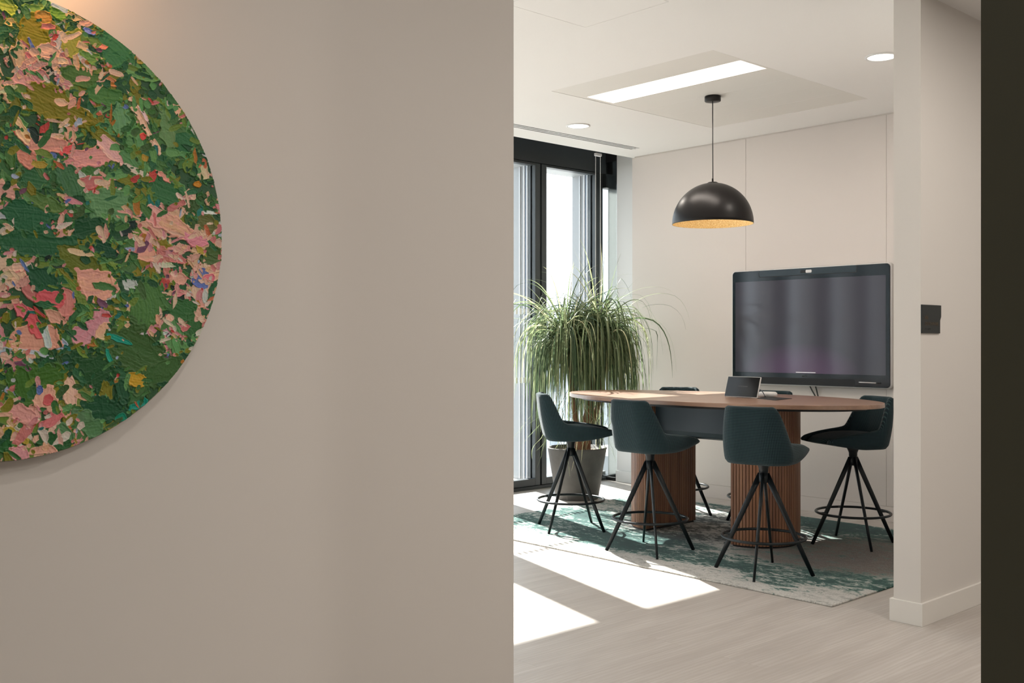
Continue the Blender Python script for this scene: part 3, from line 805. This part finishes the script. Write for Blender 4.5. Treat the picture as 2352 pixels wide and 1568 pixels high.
bm = bmesh.new(); tube(bm, [(7.537 - 7.598, 4.03 - 4.651, 0.042), (7.537 - 7.598, 4.00 - 4.651, 0.0415)], [0.0052, 0.004], 10); build('stylus_tip', bm, M['black'], st, True)
for (ya, yb) in ((4.637, 4.592), (4.582, 4.566)):
    bm = bmesh.new(); tube(bm, [(-0.030, ya - 4.651, 0.01), (-0.018, (ya * .6 + yb * .4) - 4.651, -0.035), (-0.014, yb - 4.651, -0.08), (-0.014, yb - 4.651 - 0.004, -0.13)], 0.0058, 8)
    build('cable', bm, M['cable'], ws, True)
so = empty('wall_socket', (7.598, 4.575, 0.89), label='small white wall socket below the display, behind the tabletop', cat='socket')
bevel(boxo('socket_plate', (-0.012, 0, -0.07, 0.07, -0.04, 0.03), M['white_plastic'], so), 0.003)

# ------------------------------------------------------------------ things on the table
ZT = ZR + 0.990
tc = empty('touch_panel', (6.150, 4.318, ZT), math.radians(-3.6), label='small black touch tablet tilted on a silver stand on the table', cat='tablet')
ang = math.radians(17)
def tp(name, b, m, parent, bev=0.0, label=None):
    bm = bmesh.new(); Mx = Matrix.Translation((0, 0, 0.006)) @ Matrix.Rotation(ang, 4, 'Y')
    box(bm, *b, Mx); o = build(name, bm, m, parent, label=label)
    if bev: bevel(o, bev, 3)
    return o
body = tp('tablet_body', (0.0, 0.012, -0.146, 0.146, 0.0, 0.152), M['silver'], tc, 0.005)
ts = tp('tablet_screen', (-0.0012, 0.0, -0.142, 0.142, 0.004, 0.148), M['screen_off'], tc, 0.001)
bm = bmesh.new()
random.seed(3)
yy = 0.035
for k in range(13):
    w = random.uniform(0.003, 0.007); box(bm, -0.0014, -0.0012, yy - w, yy, 0.078, 0.081, Matrix.Translation((0, 0, 0.006)) @ Matrix.Rotation(ang, 4, 'Y')); yy -= w + 0.0015
build('message_line', bm, mat('dim_text', (0.10, 0.09, 0.085), 0.5), ts)
bm = bmesh.new(); outline_prism(bm, [(0.0, 0.002), (0.135, 0.0), (0.12, 0.016), (0.055, 0.11), (0.035, 0.10)], -0.05, 0.05)
for v_ in bm.verts: v_.co = Vector((v_.co.x + 0.008, v_.co.z, v_.co.y))
bmesh.ops.recalc_face_normals(bm, faces=bm.faces)
bevel(build('stand', bm, M['silver'], tc), 0.003)

fl = empty('cable_flap', (6.235, 4.120, ZT), label='dark cable hatch plate let into the tabletop beside the tablet', cat='cable flap')
bm = bmesh.new(); outline_prism(bm, [(-0.058, 0.080), (-0.175, -0.150), (0.100, -0.103), (0.165, 0.150)], 0.0, 0.003)
build('flap_plate', bm, M['black'], fl)
pk = empty('white_puck', (6.400, 4.258, ZT), label='rounded white hub with a cable loop behind the tablet', cat='hub')
bm = bmesh.new(); lathe(bm, [(0, 0.0), (0.050, 0.0), (0.060, 0.008), (0.062, 0.018), (0.060, 0.030), (0.050, 0.038), (0, 0.040)], 36)
for v_ in bm.verts: v_.co.y *= 1.15
build('puck_body', bm, M['white_plastic'], pk, True)
bm = bmesh.new(); P = []
for k in range(15):
    a = math.pi * k / 14; P.append((-0.065 - 0.03 * (k / 14), 0.075 - 0.12 * k / 14, 0.004 + 0.052 * math.sin(a)))
tube(bm, P, 0.0032, 8); build('cable', bm, mat('grey_cable', (0.10, 0.11, 0.14), 0.35), pk, True)

# ------------------------------------------------------------------ room sign on the pillar wall
sg_ = empty('room_sign', (5.031, 2.402, 1.51), label='small dark room name plaque with bronze lettering on the wall right of the pillar edge', cat='sign')
bm = bmesh.new(); outline_prism(bm, [(-0.101, -0.069), (0.093, -0.069), (0.093, -0.004), (0.104, 0.014), (0.104, 0.072), (-0.101, 0.072)], 0.0, 0.008)
for v_ in bm.verts: v_.co = Vector((v_.co.x, -v_.co.z, v_.co.y))
bmesh.ops.recalc_face_normals(bm, faces=bm.faces)
pq = build('plaque', bm, M['sign'], sg_); bevel(pq, 0.001, 1)
RX = Matrix.Rotation(math.pi / 2, 4, 'X')
text_mesh('lettering', '606', 0.026, M['gold_text'], pq, Matrix.Translation((-0.076, -0.0083, 0.0)) @ RX @ Matrix.Diagonal((1.0, 1.0, 1, 1)))
text_mesh('lettering', 'SOUTHWARK', 0.024, M['gold_text'], pq, Matrix.Translation((-0.076, -0.0083, -0.030)) @ RX @ Matrix.Diagonal((1.0, 1.0, 1, 1)))
bm = bmesh.new()
for k, pat in enumerate((0b101101, 0b110010, 0b011010, 0, 0b101010, 0b100111, 0b111001, 0b011110)):
    for j in range(6):
        if pat >> j & 1: box(bm, -0.074 + k * 0.008 + (j % 2) * 0.003, -0.0725 + k * 0.008 + (j % 2) * 0.003, -0.0088, -0.0078, -0.052 + (j // 2) * 0.003, -0.0505 + (j // 2) * 0.003)
build('braille', bm, M['black'], pq)

# ------------------------------------------------------------------ potted ponytail palm
PX, PY = 6.69, 6.44
pp = empty('potted_palm', (PX, PY, 0), label='tall ponytail palm with long drooping leaves in a grey clay pot by the window', cat='potted plant')
bm = bmesh.new(); lathe(bm, [(0, 0.0), (0.185, 0.0), (0.190, 0.006), (0.262, 0.44), (0.268, 0.452), (0.262, 0.458), (0.243, 0.455), (0.236, 0.42), (0.0, 0.40)], 64); build('pot', bm, M['pot'], pp, True)
bm = bmesh.new(); lathe(bm, [(0, 0.432), (0.12, 0.430), (0.237, 0.424)], 48)
build('gravel', bm, M['gravel'], pp, True)
rt = Vector((0.7373, -0.6756, 0)); fwv = Vector((0.6756, 0.7373, 0))
def PL(lat, z, dep=0.0): v = rt * lat + fwv * dep; return Vector((v.x, v.y, z))
def trunk(name, pts, rad):
    bm = bmesh.new()
    # catmull refine
    P, Rr = [], []
    for i in range(len(pts) - 1):
        p0, p1, p2, p3 = pts[max(i - 1, 0)], pts[i], pts[i + 1], pts[min(i + 2, len(pts) - 1)]
        for k in range(6):
            t = k / 6
            P.append(0.5 * ((2 * p1) + (-p0 + p2) * t + (2 * p0 - 5 * p1 + 4 * p2 - p3) * t * t + (-p0 + 3 * p1 - 3 * p2 + p3) * t ** 3)); Rr.append(rad[i] + (rad[i + 1] - rad[i]) * t)
    P.append(pts[-1]); Rr.append(rad[-1])
    tube(bm, P, Rr, 18); build(name, bm, M['bark'], pp, True)
cR = PL(0.205, 1.53); cL = PL(-0.115, 1.44, -0.05)
trunk('trunk', [PL(0.055, 0.42), PL(0.05, 0.50), PL(0.07, 0.60), PL(0.105, 0.76), PL(0.13, 0.95), PL(0.16, 1.2), cR], [0.070, 0.074, 0.056, 0.042, 0.032, 0.026, 0.030])
trunk('side_trunk', [PL(0.05, 0.50), PL(0.015, 0.60, -0.03), PL(-0.025, 0.78, -0.04), PL(-0.045, 1.0, -0.05), PL(-0.07, 1.22, -0.05), cL], [0.045, 0.030, 0.022, 0.019, 0.018, 0.024])
trunk('side_trunk', [PL(0.06, 0.50), PL(0.12, 0.62, 0.05), PL(0.20, 0.85, 0.08), PL(0.24, 1.1, 0.08), PL(0.26, 1.25, 0.08)], [0.045, 0.028, 0.022, 0.02, 0.02])

def ribbon(bm, col, pts, w, tint, up):
    n = len(pts); rows = []
    for i, p in enumerate(pts):
        t = (pts[min(i + 1, n - 1)] - pts[max(i - 1, 0)])
        if t.length < 1e-7: t = Vector((0, 0, -1))
        t.normalize()
        s = t.cross(up)
        if s.length < 1e-4: s = t.cross(Vector((1, 0, 0)))
        s.normalize()
        q = i / (n - 1)
        ww = w * (0.55 + 0.45 * min(1, q * 5)) * (1 - q ** 2.6) + 0.0004
        nrm = s.cross(t).normalized()
        rows.append((bm.verts.new(p - s * ww), bm.verts.new(p - nrm * ww * 0.35), bm.verts.new(p + s * ww)))
    for a, b in zip(rows, rows[1:]):
        for k in (0, 1):
            f = bm.faces.new((a[k], b[k], b[k + 1], a[k + 1]))
            for l_ in f.loops: l_[col] = (tint, tint, tint, 1)

def crown(name, origin, count, seed, lmin, lmax, spread=1.0):
    rnd = random.Random(seed); bm = bmesh.new(); col = bm.loops.layers.float_color.new('tint')
    for i in range(count):
        az = rnd.uniform(0, 2 * math.pi)
        el = math.radians(rnd.choice([rnd.uniform(5, 50), rnd.uniform(-15, 30), rnd.uniform(30, 75)]))
        L = rnd.uniform(lmin, lmax); n = 16
        stiff = rnd.uniform(0.40, 1.25)
        if i < count * 0.05: el = math.radians(rnd.uniform(58, 85)); stiff = rnd.uniform(1.8, 3.6); L = rnd.uniform(0.5, 0.95)
        elif i < count * 0.12: el = math.radians(rnd.uniform(30, 60)); stiff = rnd.uniform(1.6, 2.8); L = rnd.uniform(0.75, 1.2)
        p = origin + Vector((rnd.gauss(0, 0.022), rnd.gauss(0, 0.022), rnd.uniform(-0.10, 0.05)))
        d = Vector((math.cos(az) * math.cos(el), math.sin(az) * math.cos(el), math.sin(el)))
        pts = [p.copy()]; st_ = L / n; wob = Vector((rnd.gauss(0, 0.03), rnd.gauss(0, 0.03), 0))
        kink = rnd.random() < 0.25; kk = rnd.randint(5, 11)
        for s in range(n):
            g = (0.10 + 0.30 * (s / n)) / stiff * (L / 0.8)
            if kink and s == kk: g += 1.2
            d = (d + Vector((0, 0, -g)) + wob * 0.4).normalized()
            if d.z < -0.3:      # hanging part tends to plumb
                d = (d + Vector((0, 0, -0.22))).normalized()
            q = p + d * st_
            if PY + q.y > 7.04: q.y = 7.04 - PY; d.y = min(d.y, 0)
            wx = 7.55 - PX
            if q.x > wx and PY + q.y < 6.62: q.x = wx; d.x = min(d.x, 0)
            if q.x > 7.74 - PX: q.x = 7.74 - PX; d.x = min(d.x, 0)
            p = q; pts.append(p.copy())
        tint = min(1, max(0, rnd.gauss(0.52, 0.24)))
        if rnd.random() < 0.03: tint = 1.0
        up = Vector((0, 0, 1)) if rnd.random() < 0.6 else Vector((rnd.gauss(0, 1), rnd.gauss(0, 1), 0.4)).normalized()
        ribbon(bm, col, pts, rnd.uniform(0.0038, 0.0072), tint, up)
    return build(name, bm, M['leaf'], pp, True)
crown('foliage', cR, 600, 11, 0.45, 1.12)
crown('foliage', cL, 560, 23, 0.40, 1.08)
crown('foliage', PL(0.26, 1.27, 0.08), 200, 31, 0.45, 0.85)
# thin dry strands lower down
rnd = random.Random(5); bm = bmesh.new(); col = bm.loops.layers.float_color.new('tint')
for i in range(110):
    a = rnd.uniform(0, 2 * math.pi); r_ = rnd.uniform(0.02, 0.42); p = Vector((math.cos(a) * r_, math.sin(a) * r_, rnd.uniform(0.6, 1.0)))
    d = Vector((rnd.gauss(0, 0.5), rnd.gauss(0, 0.5), -0.8)).normalized(); pts = [p.copy()]
    for s in range(9):
        d = (d + Vector((rnd.gauss(0, .16), rnd.gauss(0, .16), -0.05))).normalized(); p = p + d * 0.045
        if PY + p.y > 7.03: p.y = 7.03 - PY
        if p.z < 0.44 and math.hypot(p.x, p.y) < 0.29: p.z = 0.44
        if p.z < 0.06: break
        pts.append(p.copy())
    if len(pts) > 3: ribbon(bm, col, pts, 0.0022, rnd.uniform(0.5, 1.0), Vector((0, 0, 1)))
build('dry_strands', bm, M['leaf'], pp, True)

# ------------------------------------------------------------------ round impasto painting
STROKES = '''15 464 21 19 0 135 150 45
61 474 25 10 0 100 130 50
67 416 36 38 0 115 100 10
89 457 19 15 0 150 115 45
118 476 22 17 0 85 120 35
18 432 11 10 0 200 160 90
153 470 24 8 -20 190 155 100
147 345 56 25 0 60 90 35
241 420 46 45 -30 45 95 50
153 410 32 29 -80 130 125 40
187 389 29 19 0 90 120 50
98 383 28 18 -10 200 150 120
64 357 28 8 -50 200 110 100
121 367 21 10 0 205 175 130
183 448 14 7 -5 110 115 160
210 417 18 7 5 200 110 85
276 383 15 10 -20 180 160 140
308 373 40 12 -15 85 120 70
227 345 18 12 -20 175 110 70
121 267 92 42 -20 105 95 15
220 306 37 19 0 55 95 40
255 257 36 22 -85 85 125 75
301 270 70 12 -58 205 160 130
124 278 17 7 0 200 150 120
15 290 23 8 25 195 175 130
39 203 35 13 -60 200 155 120
98 178 38 18 10 190 125 105
170 160 53 22 10 190 125 115
137 176 24 9 35 205 75 70
241 182 42 15 -40 190 140 130
15 142 31 16 -80 60 95 40
67 105 37 36 0 40 85 45
48 146 17 18 0 185 115 90
411 225 27 27 -30 35 85 45
362 254 44 18 -80 85 115 65
137 109 44 25 -80 50 90 45
276 173 28 16 -50 70 110 60
362 105 46 28 -30 40 85 45
411 196 17 13 0 80 120 65
440 214 12 10 0 80 120 65
441 171 14 11 -60 80 120 65
355 140 25 9 -35 200 130 110
58 20 67 42 -10 30 80 45
183 13 32 27 0 20 65 35
89 58 47 18 -20 75 100 45
237 62 52 38 5 80 115 70
348 39 37 19 -20 195 130 115
396 15 44 20 -20 195 130 115
308 226 15 11 50 205 70 60
441 129 16 11 0 170 110 30
473 64 19 4 0 190 190 170
465 38 23 20 0 85 85 40
311 275 27 7 -60 205 170 150
396 302 20 11 -50 205 150 120
290 146 33 7 -20 190 165 140
400 90 17 6 -50 195 165 145
74 -39 71 27 0 30 75 45
176 -73 63 33 -25 85 90 25
224 -41 39 24 0 15 60 35
165 -52 31 6 -10 190 160 120
320 -51 24 21 0 190 140 110
442 -8 38 18 -20 190 115 115
17 -110 20 12 0 170 155 115
33 -91 12 9 0 190 150 125
81 -114 44 34 -30 25 70 40
202 -117 37 32 0 190 130 110
133 -167 33 24 -80 180 110 95
277 -118 20 21 0 165 160 145
320 -166 51 44 -80 60 95 45
396 -105 28 22 0 190 135 110
392 -133 28 12 0 190 115 110
472 -98 17 10 20 195 100 105
405 -172 36 26 0 45 85 40
476 -42 29 24 0 60 80 35
434 -215 38 24 60 45 85 40
81 -247 56 27 0 190 130 105
180 -225 56 31 40 180 115 115
213 -228 23 17 40 195 145 110
67 -211 34 13 -60 185 75 75
98 -157 31 16 0 185 80 80
91 -240 27 8 -80 150 155 155
81 -279 44 5 -15 165 165 160
194 -314 49 54 0 25 65 30
300 -277 78 50 -20 50 80 35
360 -328 55 39 50 50 80 35
258 -247 31 7 -20 15 120 100
228 -284 20 7 -70 15 120 95
289 -338 22 15 0 165 130 30
94 -319 38 25 5 50 85 25
47 -350 40 16 -80 50 85 25
17 -325 22 12 -70 50 85 25
220 -404 50 32 10 20 65 35
258 -368 31 15 -75 25 70 40
87 -376 24 22 -60 190 140 110
94 -379 10 11 0 175 75 70
144 -360 38 18 -80 195 150 125
40 -407 40 18 -25 190 130 110
98 -424 34 14 30 190 100 95
165 -416 24 17 -20 75 110 65
129 -451 28 18 -40 75 110 65
191 -447 21 17 0 70 105 60
98 -467 45 20 -10 35 75 35
7 -472 27 19 -80 30 75 30
33 -488 20 16 0 190 120 115
81 -487 26 9 0 190 135 110
296 -396 24 10 30 10 120 90
254 -426 11 9 0 10 110 80
36 -176 25 11 -60 185 90 90
108 -196 29 14 -30 185 130 105'''
def make_painting():
    R, NG = 0.506, 1000
    rs = np.random.RandomState(4)
    ax = np.linspace(-R, R, NG); XX, ZZ = np.meshgrid(ax, ax)          # rows = z
    px = 2 * R / (NG - 1)
    def vnoise(cells):
        g = rs.rand(cells + 2, cells + 2); u = np.linspace(0, cells, NG); i = np.floor(u).astype(int); i = np.minimum(i, cells); f = u - i; f = f * f * (3 - 2 * f)
        a = g[np.ix_(i, i)]; b = g[np.ix_(i, i + 1)]; c = g[np.ix_(i + 1, i)]; d = g[np.ix_(i + 1, i + 1)]
        F = f[None, :]; G = f[:, None]; return (a * (1 - F) + b * F) * (1 - G) + (c * (1 - F) + d * F) * G
    nA = 0.5 * vnoise(26) + 0.3 * vnoise(60) + 0.2 * vnoise(140); nB = 0.6 * vnoise(90) + 0.4 * vnoise(220)
    nF = vnoise(340)
    def lin(c):
        c = np.asarray(c, float) / 255; return np.where(c <= 0.04045, c / 12.92, ((c + 0.055) / 1.055) ** 2.4)
    illum = np.array([0.50, 0.44, 0.37])
    Cc = np.zeros((NG, NG, 3)); Cc[:] = lin((40, 70, 40)) / illum; Hh_ = np.zeros((NG, NG)); PR = np.ones((NG, NG), bool)
    def stroke(cx, cz, a, b, ang, col, h=1.0, rough=0.5, p=2.6, col2=None, poly=False):
        m = int((max(a, b) * 1.35 + 0.004) / px) + 2
        ic, jc = int((cz + R) / px), int((cx + R) / px)
        i0, i1, j0, j1 = max(0, ic - m), min(NG, ic + m), max(0, jc - m), min(NG, jc + m)
        if i1 - i0 < 2 or j1 - j0 < 2: return
        X = XX[i0:i1, j0:j1] - cx; Zz = ZZ[i0:i1, j0:j1] - cz
        ca, sa = math.cos(ang), math.sin(ang); u = (X * ca + Zz * sa); v = (-X * sa + Zz * ca)
        v = v + 0.12 * b * np.sin(u / a * 2.2 + rs.rand() * 6)
        na = nA[i0:i1, j0:j1]; nb = nB[i0:i1, j0:j1]
        un, vn = u / a, v / b
        if poly:
            d = np.zeros_like(u)
            na_ = rs.randint(5, 9); th0 = rs.rand() * 6.28
            for q_ in range(na_):
                th = th0 + 6.283 * (q_ + rs.uniform(-.25, .25)) / na_; d = np.maximum(d, (un * math.cos(th) + vn * math.sin(th)) / rs.uniform(.72, 1.0))
        else: d = (np.abs(un) ** p + np.abs(vn) ** p) ** (1 / p)
        d = d + rough * (na - 0.5) * 1.3 + rough * 0.35 * (nb - 0.5)
        msk = d < 1
        kn = max(6, int(b / 0.0011)); tab = rs.rand(kn + 4); tab2 = rs.rand(6)
        pos = np.clip((vn + 0.10 * np.sin(un * 2.5 + rs.rand() * 6) + 0.10 * (na - .5) + 1.3) / 2.6, 0, 0.999) * kn; pi_ = pos.astype(int); pf = pos - pi_
        ridge = tab[pi_] * (1 - pf) + tab[pi_ + 1] * pf
        pos2 = np.clip((vn + 1.3) / 2.6, 0, 0.999) * 4; pj = pos2.astype(int); pg = pos2 - pj; broad = tab2[pj] * (1 - pg) + tab2[pj + 1] * pg
        edge = np.exp(-((d - 0.90) / 0.10) ** 2)
        hh = h * (0.35 + 0.20 * ridge + 0.25 * broad + 0.55 * edge * (0.4 + na) + 0.3 * un)
        base = Hh_[i0:i1, j0:j1] * 0.30
        Hh_[i0:i1, j0:j1] = np.where(msk, base + hh, Hh_[i0:i1, j0:j1])
        c = lin(col) / illum; c2 = lin(col2 if col2 is not None else np.clip(np.array(col) * rs.uniform(0.8, 1.2, 3) + rs.uniform(-12, 12), 0, 235)) / illum
        w = (np.clip(ridge * 0.5 + broad * 0.5 + nb * 0.5 - 0.5, 0, 1) * rs.uniform(0.25, 0.9))[..., None]
        cc = c * (1 - w) + c2 * w
        Cc[i0:i1, j0:j1] = np.where(msk[..., None], cc, Cc[i0:i1, j0:j1])
        return msk, (i0, i1, j0, j1), d
    greens = [(45, 85, 40), (35, 80, 45), (60, 95, 45), (80, 120, 65), (25, 65, 35), (90, 110, 40), (105, 100, 25), (50, 75, 35)]
    pinks = [(182, 128, 110), (176, 114, 108), (184, 140, 114), (188, 152, 122), (170, 98, 88), (178, 160, 138), (182, 142, 105)]
    accents = [(165, 60, 52), (150, 95, 35), (85, 98, 135), (150, 125, 45), (100, 60, 75), (140, 145, 150), (30, 95, 80), (160, 85, 52), (20, 40, 30), (165, 160, 145), (80, 92, 130)]
    def pal(x, z, pk):
        i, j = int(np.clip((z + R) / px, 0, NG - 1)), int(np.clip((x + R) / px, 0, NG - 1))
        q = nA_big[i, j] + pk
        r = rs.rand()
        if r < 0.10: return accents[rs.randint(len(accents))]
        if rs.rand() < np.clip((q - 0.38) * 4.5, 0.04, 0.93): return pinks[rs.randint(len(pinks))]
        return greens[rs.randint(len(greens))]
    nA_big = 0.65 * vnoise(6) + 0.35 * vnoise(13)
    def rpos():
        r = R * math.sqrt(rs.rand()); a = rs.rand() * 2 * math.pi; return r * math.cos(a), r * math.sin(a)
    for k in range(260):                                              # broad ground
        x, z = rpos(); stroke(x, z, rs.uniform(.04, .085), rs.uniform(.02, .045), rs.rand() * 3.14, greens[rs.randint(len(greens))], 1.1, 0.6, poly=rs.rand() < .7)
    for k in range(850):
        x, z = rpos(); stroke(x, z, rs.uniform(.015, .045), rs.uniform(.007, .02), rs.rand() * 3.14, pal(x, z, -0.11), 1.2, 0.8, poly=rs.rand() < .85)
    prot = np.zeros((NG, NG), bool)
    data = [tuple(map(float, l.split())) for l in STROKES.strip().split('\n')]
    left = []
    for k in range(75):                                               # the unseen left half gets its own broad daubs
        x = -abs(rs.uniform(0.03, R)); z = rs.uniform(-R, R)
        left.append((x * 1000, z * 1000, rs.uniform(25, 75), rs.uniform(14, 38), rs.uniform(-70, 70)) + tuple(pal(x, z, 0)))
    for x, z, a, b, th, r, g, bl in left + data:
        res = stroke(x / 1000, z / 1000, a / 1000 * 1.04, b / 1000 * 1.04, math.radians(th), (r, g, bl), 1.5, 0.85, 2.8, poly=rs.rand() < .6)
        if res and min(a, b) > 13:
            msk, (i0, i1, j0, j1), d = res; prot[i0:i1, j0:j1] |= (d < 0.74)
    for k in range(4200):                                             # small daubs gather round the broad ones
        x, z = rpos(); i, j = int((z + R) / px), int((x + R) / px)
        if prot[min(i, NG - 1), min(j, NG - 1)] and rs.rand() < 0.965: continue
        big = rs.rand() < 0.3
        stroke(x, z, rs.uniform(.006, .024) if big else rs.uniform(.003, .011), rs.uniform(.003, .010) if big else rs.uniform(.0016, .0055), rs.rand() * 3.14, pal(x, z, -0.09), rs.uniform(.7, 1.5), 0.65, poly=rs.rand() < .85)
    Hh_ += 0.18 * (nF - 0.5) + 0.15 * (nB - 0.5)
    # mesh
    inside = (XX ** 2 + ZZ ** 2) <= R * R
    idx = -np.ones((NG, NG), int); idx[inside] = np.arange(inside.sum())
    co = np.zeros((inside.sum(), 3), np.float32); co[:, 0] = XX[inside]; co[:, 2] = ZZ[inside]; co[:, 1] = -0.036 - 0.0025 * Hh_[inside]
    a = idx[:-1, :-1]; b = idx[:-1, 1:]; c = idx[1:, 1:]; d = idx[1:, :-1]
    ok = (a >= 0) & (b >= 0) & (c >= 0) & (d >= 0)
    F = np.stack([a[ok], b[ok], c[ok], d[ok]], 1).astype(np.int32)
    me = bpy.data.meshes.new('paint_surface'); me.vertices.add(len(co)); me.vertices.foreach_set('co', co.ravel())
    me.loops.add(F.size); me.loops.foreach_set('vertex_index', F.ravel()); me.polygons.add(len(F))
    me.polygons.foreach_set('loop_start', np.arange(0, F.size, 4, dtype=np.int32)); me.polygons.foreach_set('loop_total', np.full(len(F), 4, dtype=np.int32))
    me.update(calc_edges=True)
    at = me.color_attributes.new('paint', 'FLOAT_COLOR', 'POINT')
    rgba = np.ones((len(co), 4), np.float32); rgba[:, :3] = np.clip(Cc[inside] * 0.76, 0.004, 0.9); at.data.foreach_set('color', rgba.ravel())
    me.polygons.foreach_set('use_smooth', np.ones(len(F), bool)); me.materials.append(M['paint'])
    root = empty('round_painting', (0.690, 2.400, 1.650), label='large round abstract painting in thick green and pink paint on the left wall', cat='painting')
    o = bpy.data.objects.new('paint_surface', me); C.objects.link(o); o.parent = root
    bm = bmesh.new(); lathe(bm, [(0, 0.0), (R - 0.002, 0.0), (R + 0.0012, 0.004), (R + 0.0012, 0.034), (R - 0.001, 0.0352), (0, 0.030)], 160)
    for v_ in bm.verts: v_.co = Vector((v_.co.x, -v_.co.z, v_.co.y))
    bmesh.ops.recalc_face_normals(bm, faces=bm.faces)
    build('canvas_disc', bm, M['canvas_edge'], root, False)
make_painting()
# picture light fitting above the painting
pf = empty('picture_light', (0.70, 2.402, 2.36), label='slim brass picture light bar fixed to the wall above the round painting', cat='picture light')
brass = mat('brass', (0.55, 0.36, 0.16), 0.35, 0.9)
bevel(boxo('light_bar', (-0.17, 0.17, -0.14, -0.10, -0.008, 0.02), brass, pf), 0.004)
bevel(boxo('wall_plate', (-0.05, 0.05, -0.012, -0.001, -0.03, 0.05), brass, pf), 0.003)
bm = bmesh.new(); tube(bm, [(0, -0.008, 0.01), (0, -0.06, 0.022), (0, -0.115, 0.012)], 0.006, 10); build('arm', bm, brass, pf, True)
